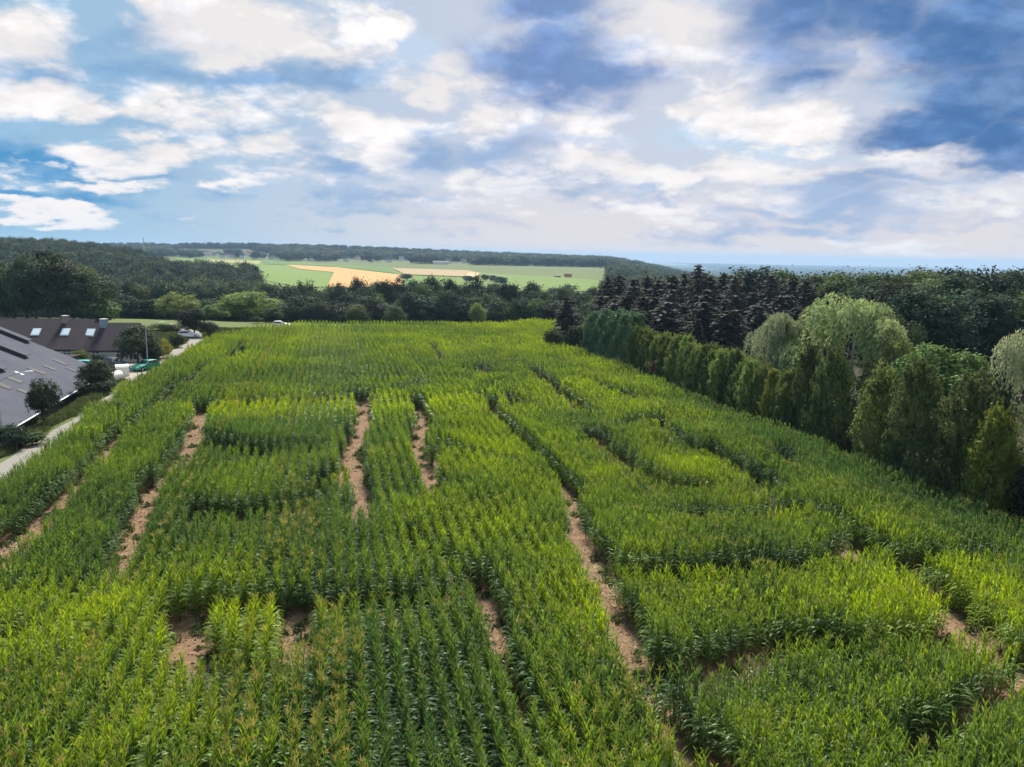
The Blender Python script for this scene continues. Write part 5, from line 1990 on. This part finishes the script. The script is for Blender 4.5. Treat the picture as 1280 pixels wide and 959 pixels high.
# ------------------------------------------------------------------ the air
hm = bpy.data.materials.new("air")
hm.use_nodes = True
for n in list(hm.node_tree.nodes):
    hm.node_tree.nodes.remove(n)
pv = N(hm.node_tree, "ShaderNodeVolumePrincipled", ins={"Color": (0.42, 0.63, 0.88, 1), "Density": 1.0e-4, "Anisotropy": 0.0})
N(hm.node_tree, "ShaderNodeOutputMaterial", ins={"Volume": pv.outputs[0]})
m = MB()
m.box((-21500, -300, -123), (21500, 18400, 62))
tag(m.obj("haze", hm), "thin bluish summer haze over the land", kind="stuff")


# ------------------------------------------------------------------ rough grass along the lane and on the verge
def grass_tuft(seed):
    g = np.random.default_rng(seed)
    n = 60
    C = np.column_stack([g.normal(0, .28, n), g.normal(0, .28, n), g.uniform(.05, .3, n)])
    U = np.tile([0, 0, 1.0], (n, 1)) + unit(g, n) * .5
    return quads_mesh("tuft_%d" % seed, cards(C, unit(g, n) * np.array([1, 1, .3]), .26, .12, g, U), F_GRASS)


F_GRASS = foliage_mat("verge_blades", (0.040, 0.065, 0.016), (0.125, 0.135, 0.045), 0.3, 0.0, 0.03, 0.8)
gg = np.random.default_rng(41)
PG = np.column_stack([gg.uniform(-75, -22, 42000), gg.uniform(25, 175, 42000)])
d_, s_ = seg_dist(PG, ROAD)
kk = (d_ > np.where(s_ > 0, 2.1, 1.7) + gg.normal(0, .15, len(PG))) & ((d_ < 9) | (PG[:, 1] > 120)) & ~in_poly(PG, FIELD) & (vnoise(PG, 3.0, 44) > 0.22)
yd = [(p[0], p[1]) for p in yard]
kk &= ~in_poly(PG, yd)
PG = PG[kk]
ng_ = len(PG)
sg = gg.uniform(.5, 1.25, ng_)
tag(scatter_object("verge_grass", np.column_stack([PG, elev(PG[:, 0], PG[:, 1])]), np.column_stack([np.zeros((ng_, 2)), gg.uniform(0, 6.28, ng_)]), np.column_stack([sg, sg, sg]), gg.integers(0, 3, ng_), [grass_tuft(i) for i in range(3)]),
    "rough grass on the verge between the lane and the barn", "grass", None, "stuff")


# ------------------------------------------------------------------ clods, stubble and weeds on the walkways
def litter_kinds():
    straw = foliage_mat("straw_bits", (0.16, 0.115, 0.055), (0.38, 0.30, 0.17), 0.1, 0.0, 0.02, 2.0)
    clod = plain_mat("soil_clods", (0.15, 0.09, 0.055), 0.95, 0.1, var=0.35, scale=6.0)
    out = []
    g = np.random.default_rng(91)
    for k in range(2):
        n = 26
        C = np.column_stack([g.normal(0, .3, n), g.normal(0, .3, n), g.uniform(.015, .05, n)])
        out.append(quads_mesh("straw_%d" % k, cards(C, np.array([0, 0, 1.0]) + unit(g, n) * .35, .22, .10, g), straw))
    n = 34
    C = np.column_stack([g.normal(0, .2, n), g.normal(0, .2, n), g.uniform(.04, .22, n)])
    out.append(quads_mesh("weed_0", cards(C, unit(g, n) + np.array([0, 0, .6]), .16, .35, g, np.tile([0, 0, 1.0], (n, 1)) + unit(g, n) * .9), F_GRASS))
    m = MB()
    for i in range(7):
        c = g.normal(0, .28, 2)
        r_ = g.uniform(.03, .09)
        vs = [(c[0] + r_ * math.cos(a) * g.uniform(.7, 1.2), c[1] + r_ * math.sin(a) * g.uniform(.7, 1.2), z) for z, kk in ((-.02, 1), (r_ * .5, 1)) for a in np.linspace(0, 6.283, 6, endpoint=False)] + [(c[0], c[1], r_ * .9)]
        m.add(vs, [(j, (j + 1) % 6, 6 + (j + 1) % 6, 6 + j) for j in range(6)] + [(6 + j, 6 + (j + 1) % 6, 12) for j in range(6)])
    out.append(m.mesh("clods_0", clod))
    return out


gl = np.random.default_rng(92)
PL = []
for ln, hw in zip(lanes_w, LANE_HW):
    for a, b in zip(ln[:-1], ln[1:]):
        L_ = np.linalg.norm(b - a)
        k_ = max(1, int(L_ * 9))
        t_ = gl.random(k_)[:, None]
        nn2 = np.array([-(b - a)[1], (b - a)[0]]) / (L_ + 1e-9)
        side_ = gl.choice([-1, 1], k_) * np.sqrt(gl.random(k_)) * (hw + .15)
        PL.append(a + (b - a) * t_ + nn2 * side_[:, None])
PL = np.concatenate(PL)
nl = len(PL)
sl = gl.uniform(.5, 1.2, nl)
tag(scatter_object("walkway_litter", np.column_stack([PL, elev(PL[:, 0], PL[:, 1]) + .014]), np.column_stack([np.zeros((nl, 2)), gl.uniform(0, 6.28, nl)]), np.column_stack([sl, sl, sl]), gl.choice(4, nl, p=[.2, .18, .2, .42]), litter_kinds()),
    "clods, straw bits and small weeds strewn on the walkways", "litter", None, "stuff")
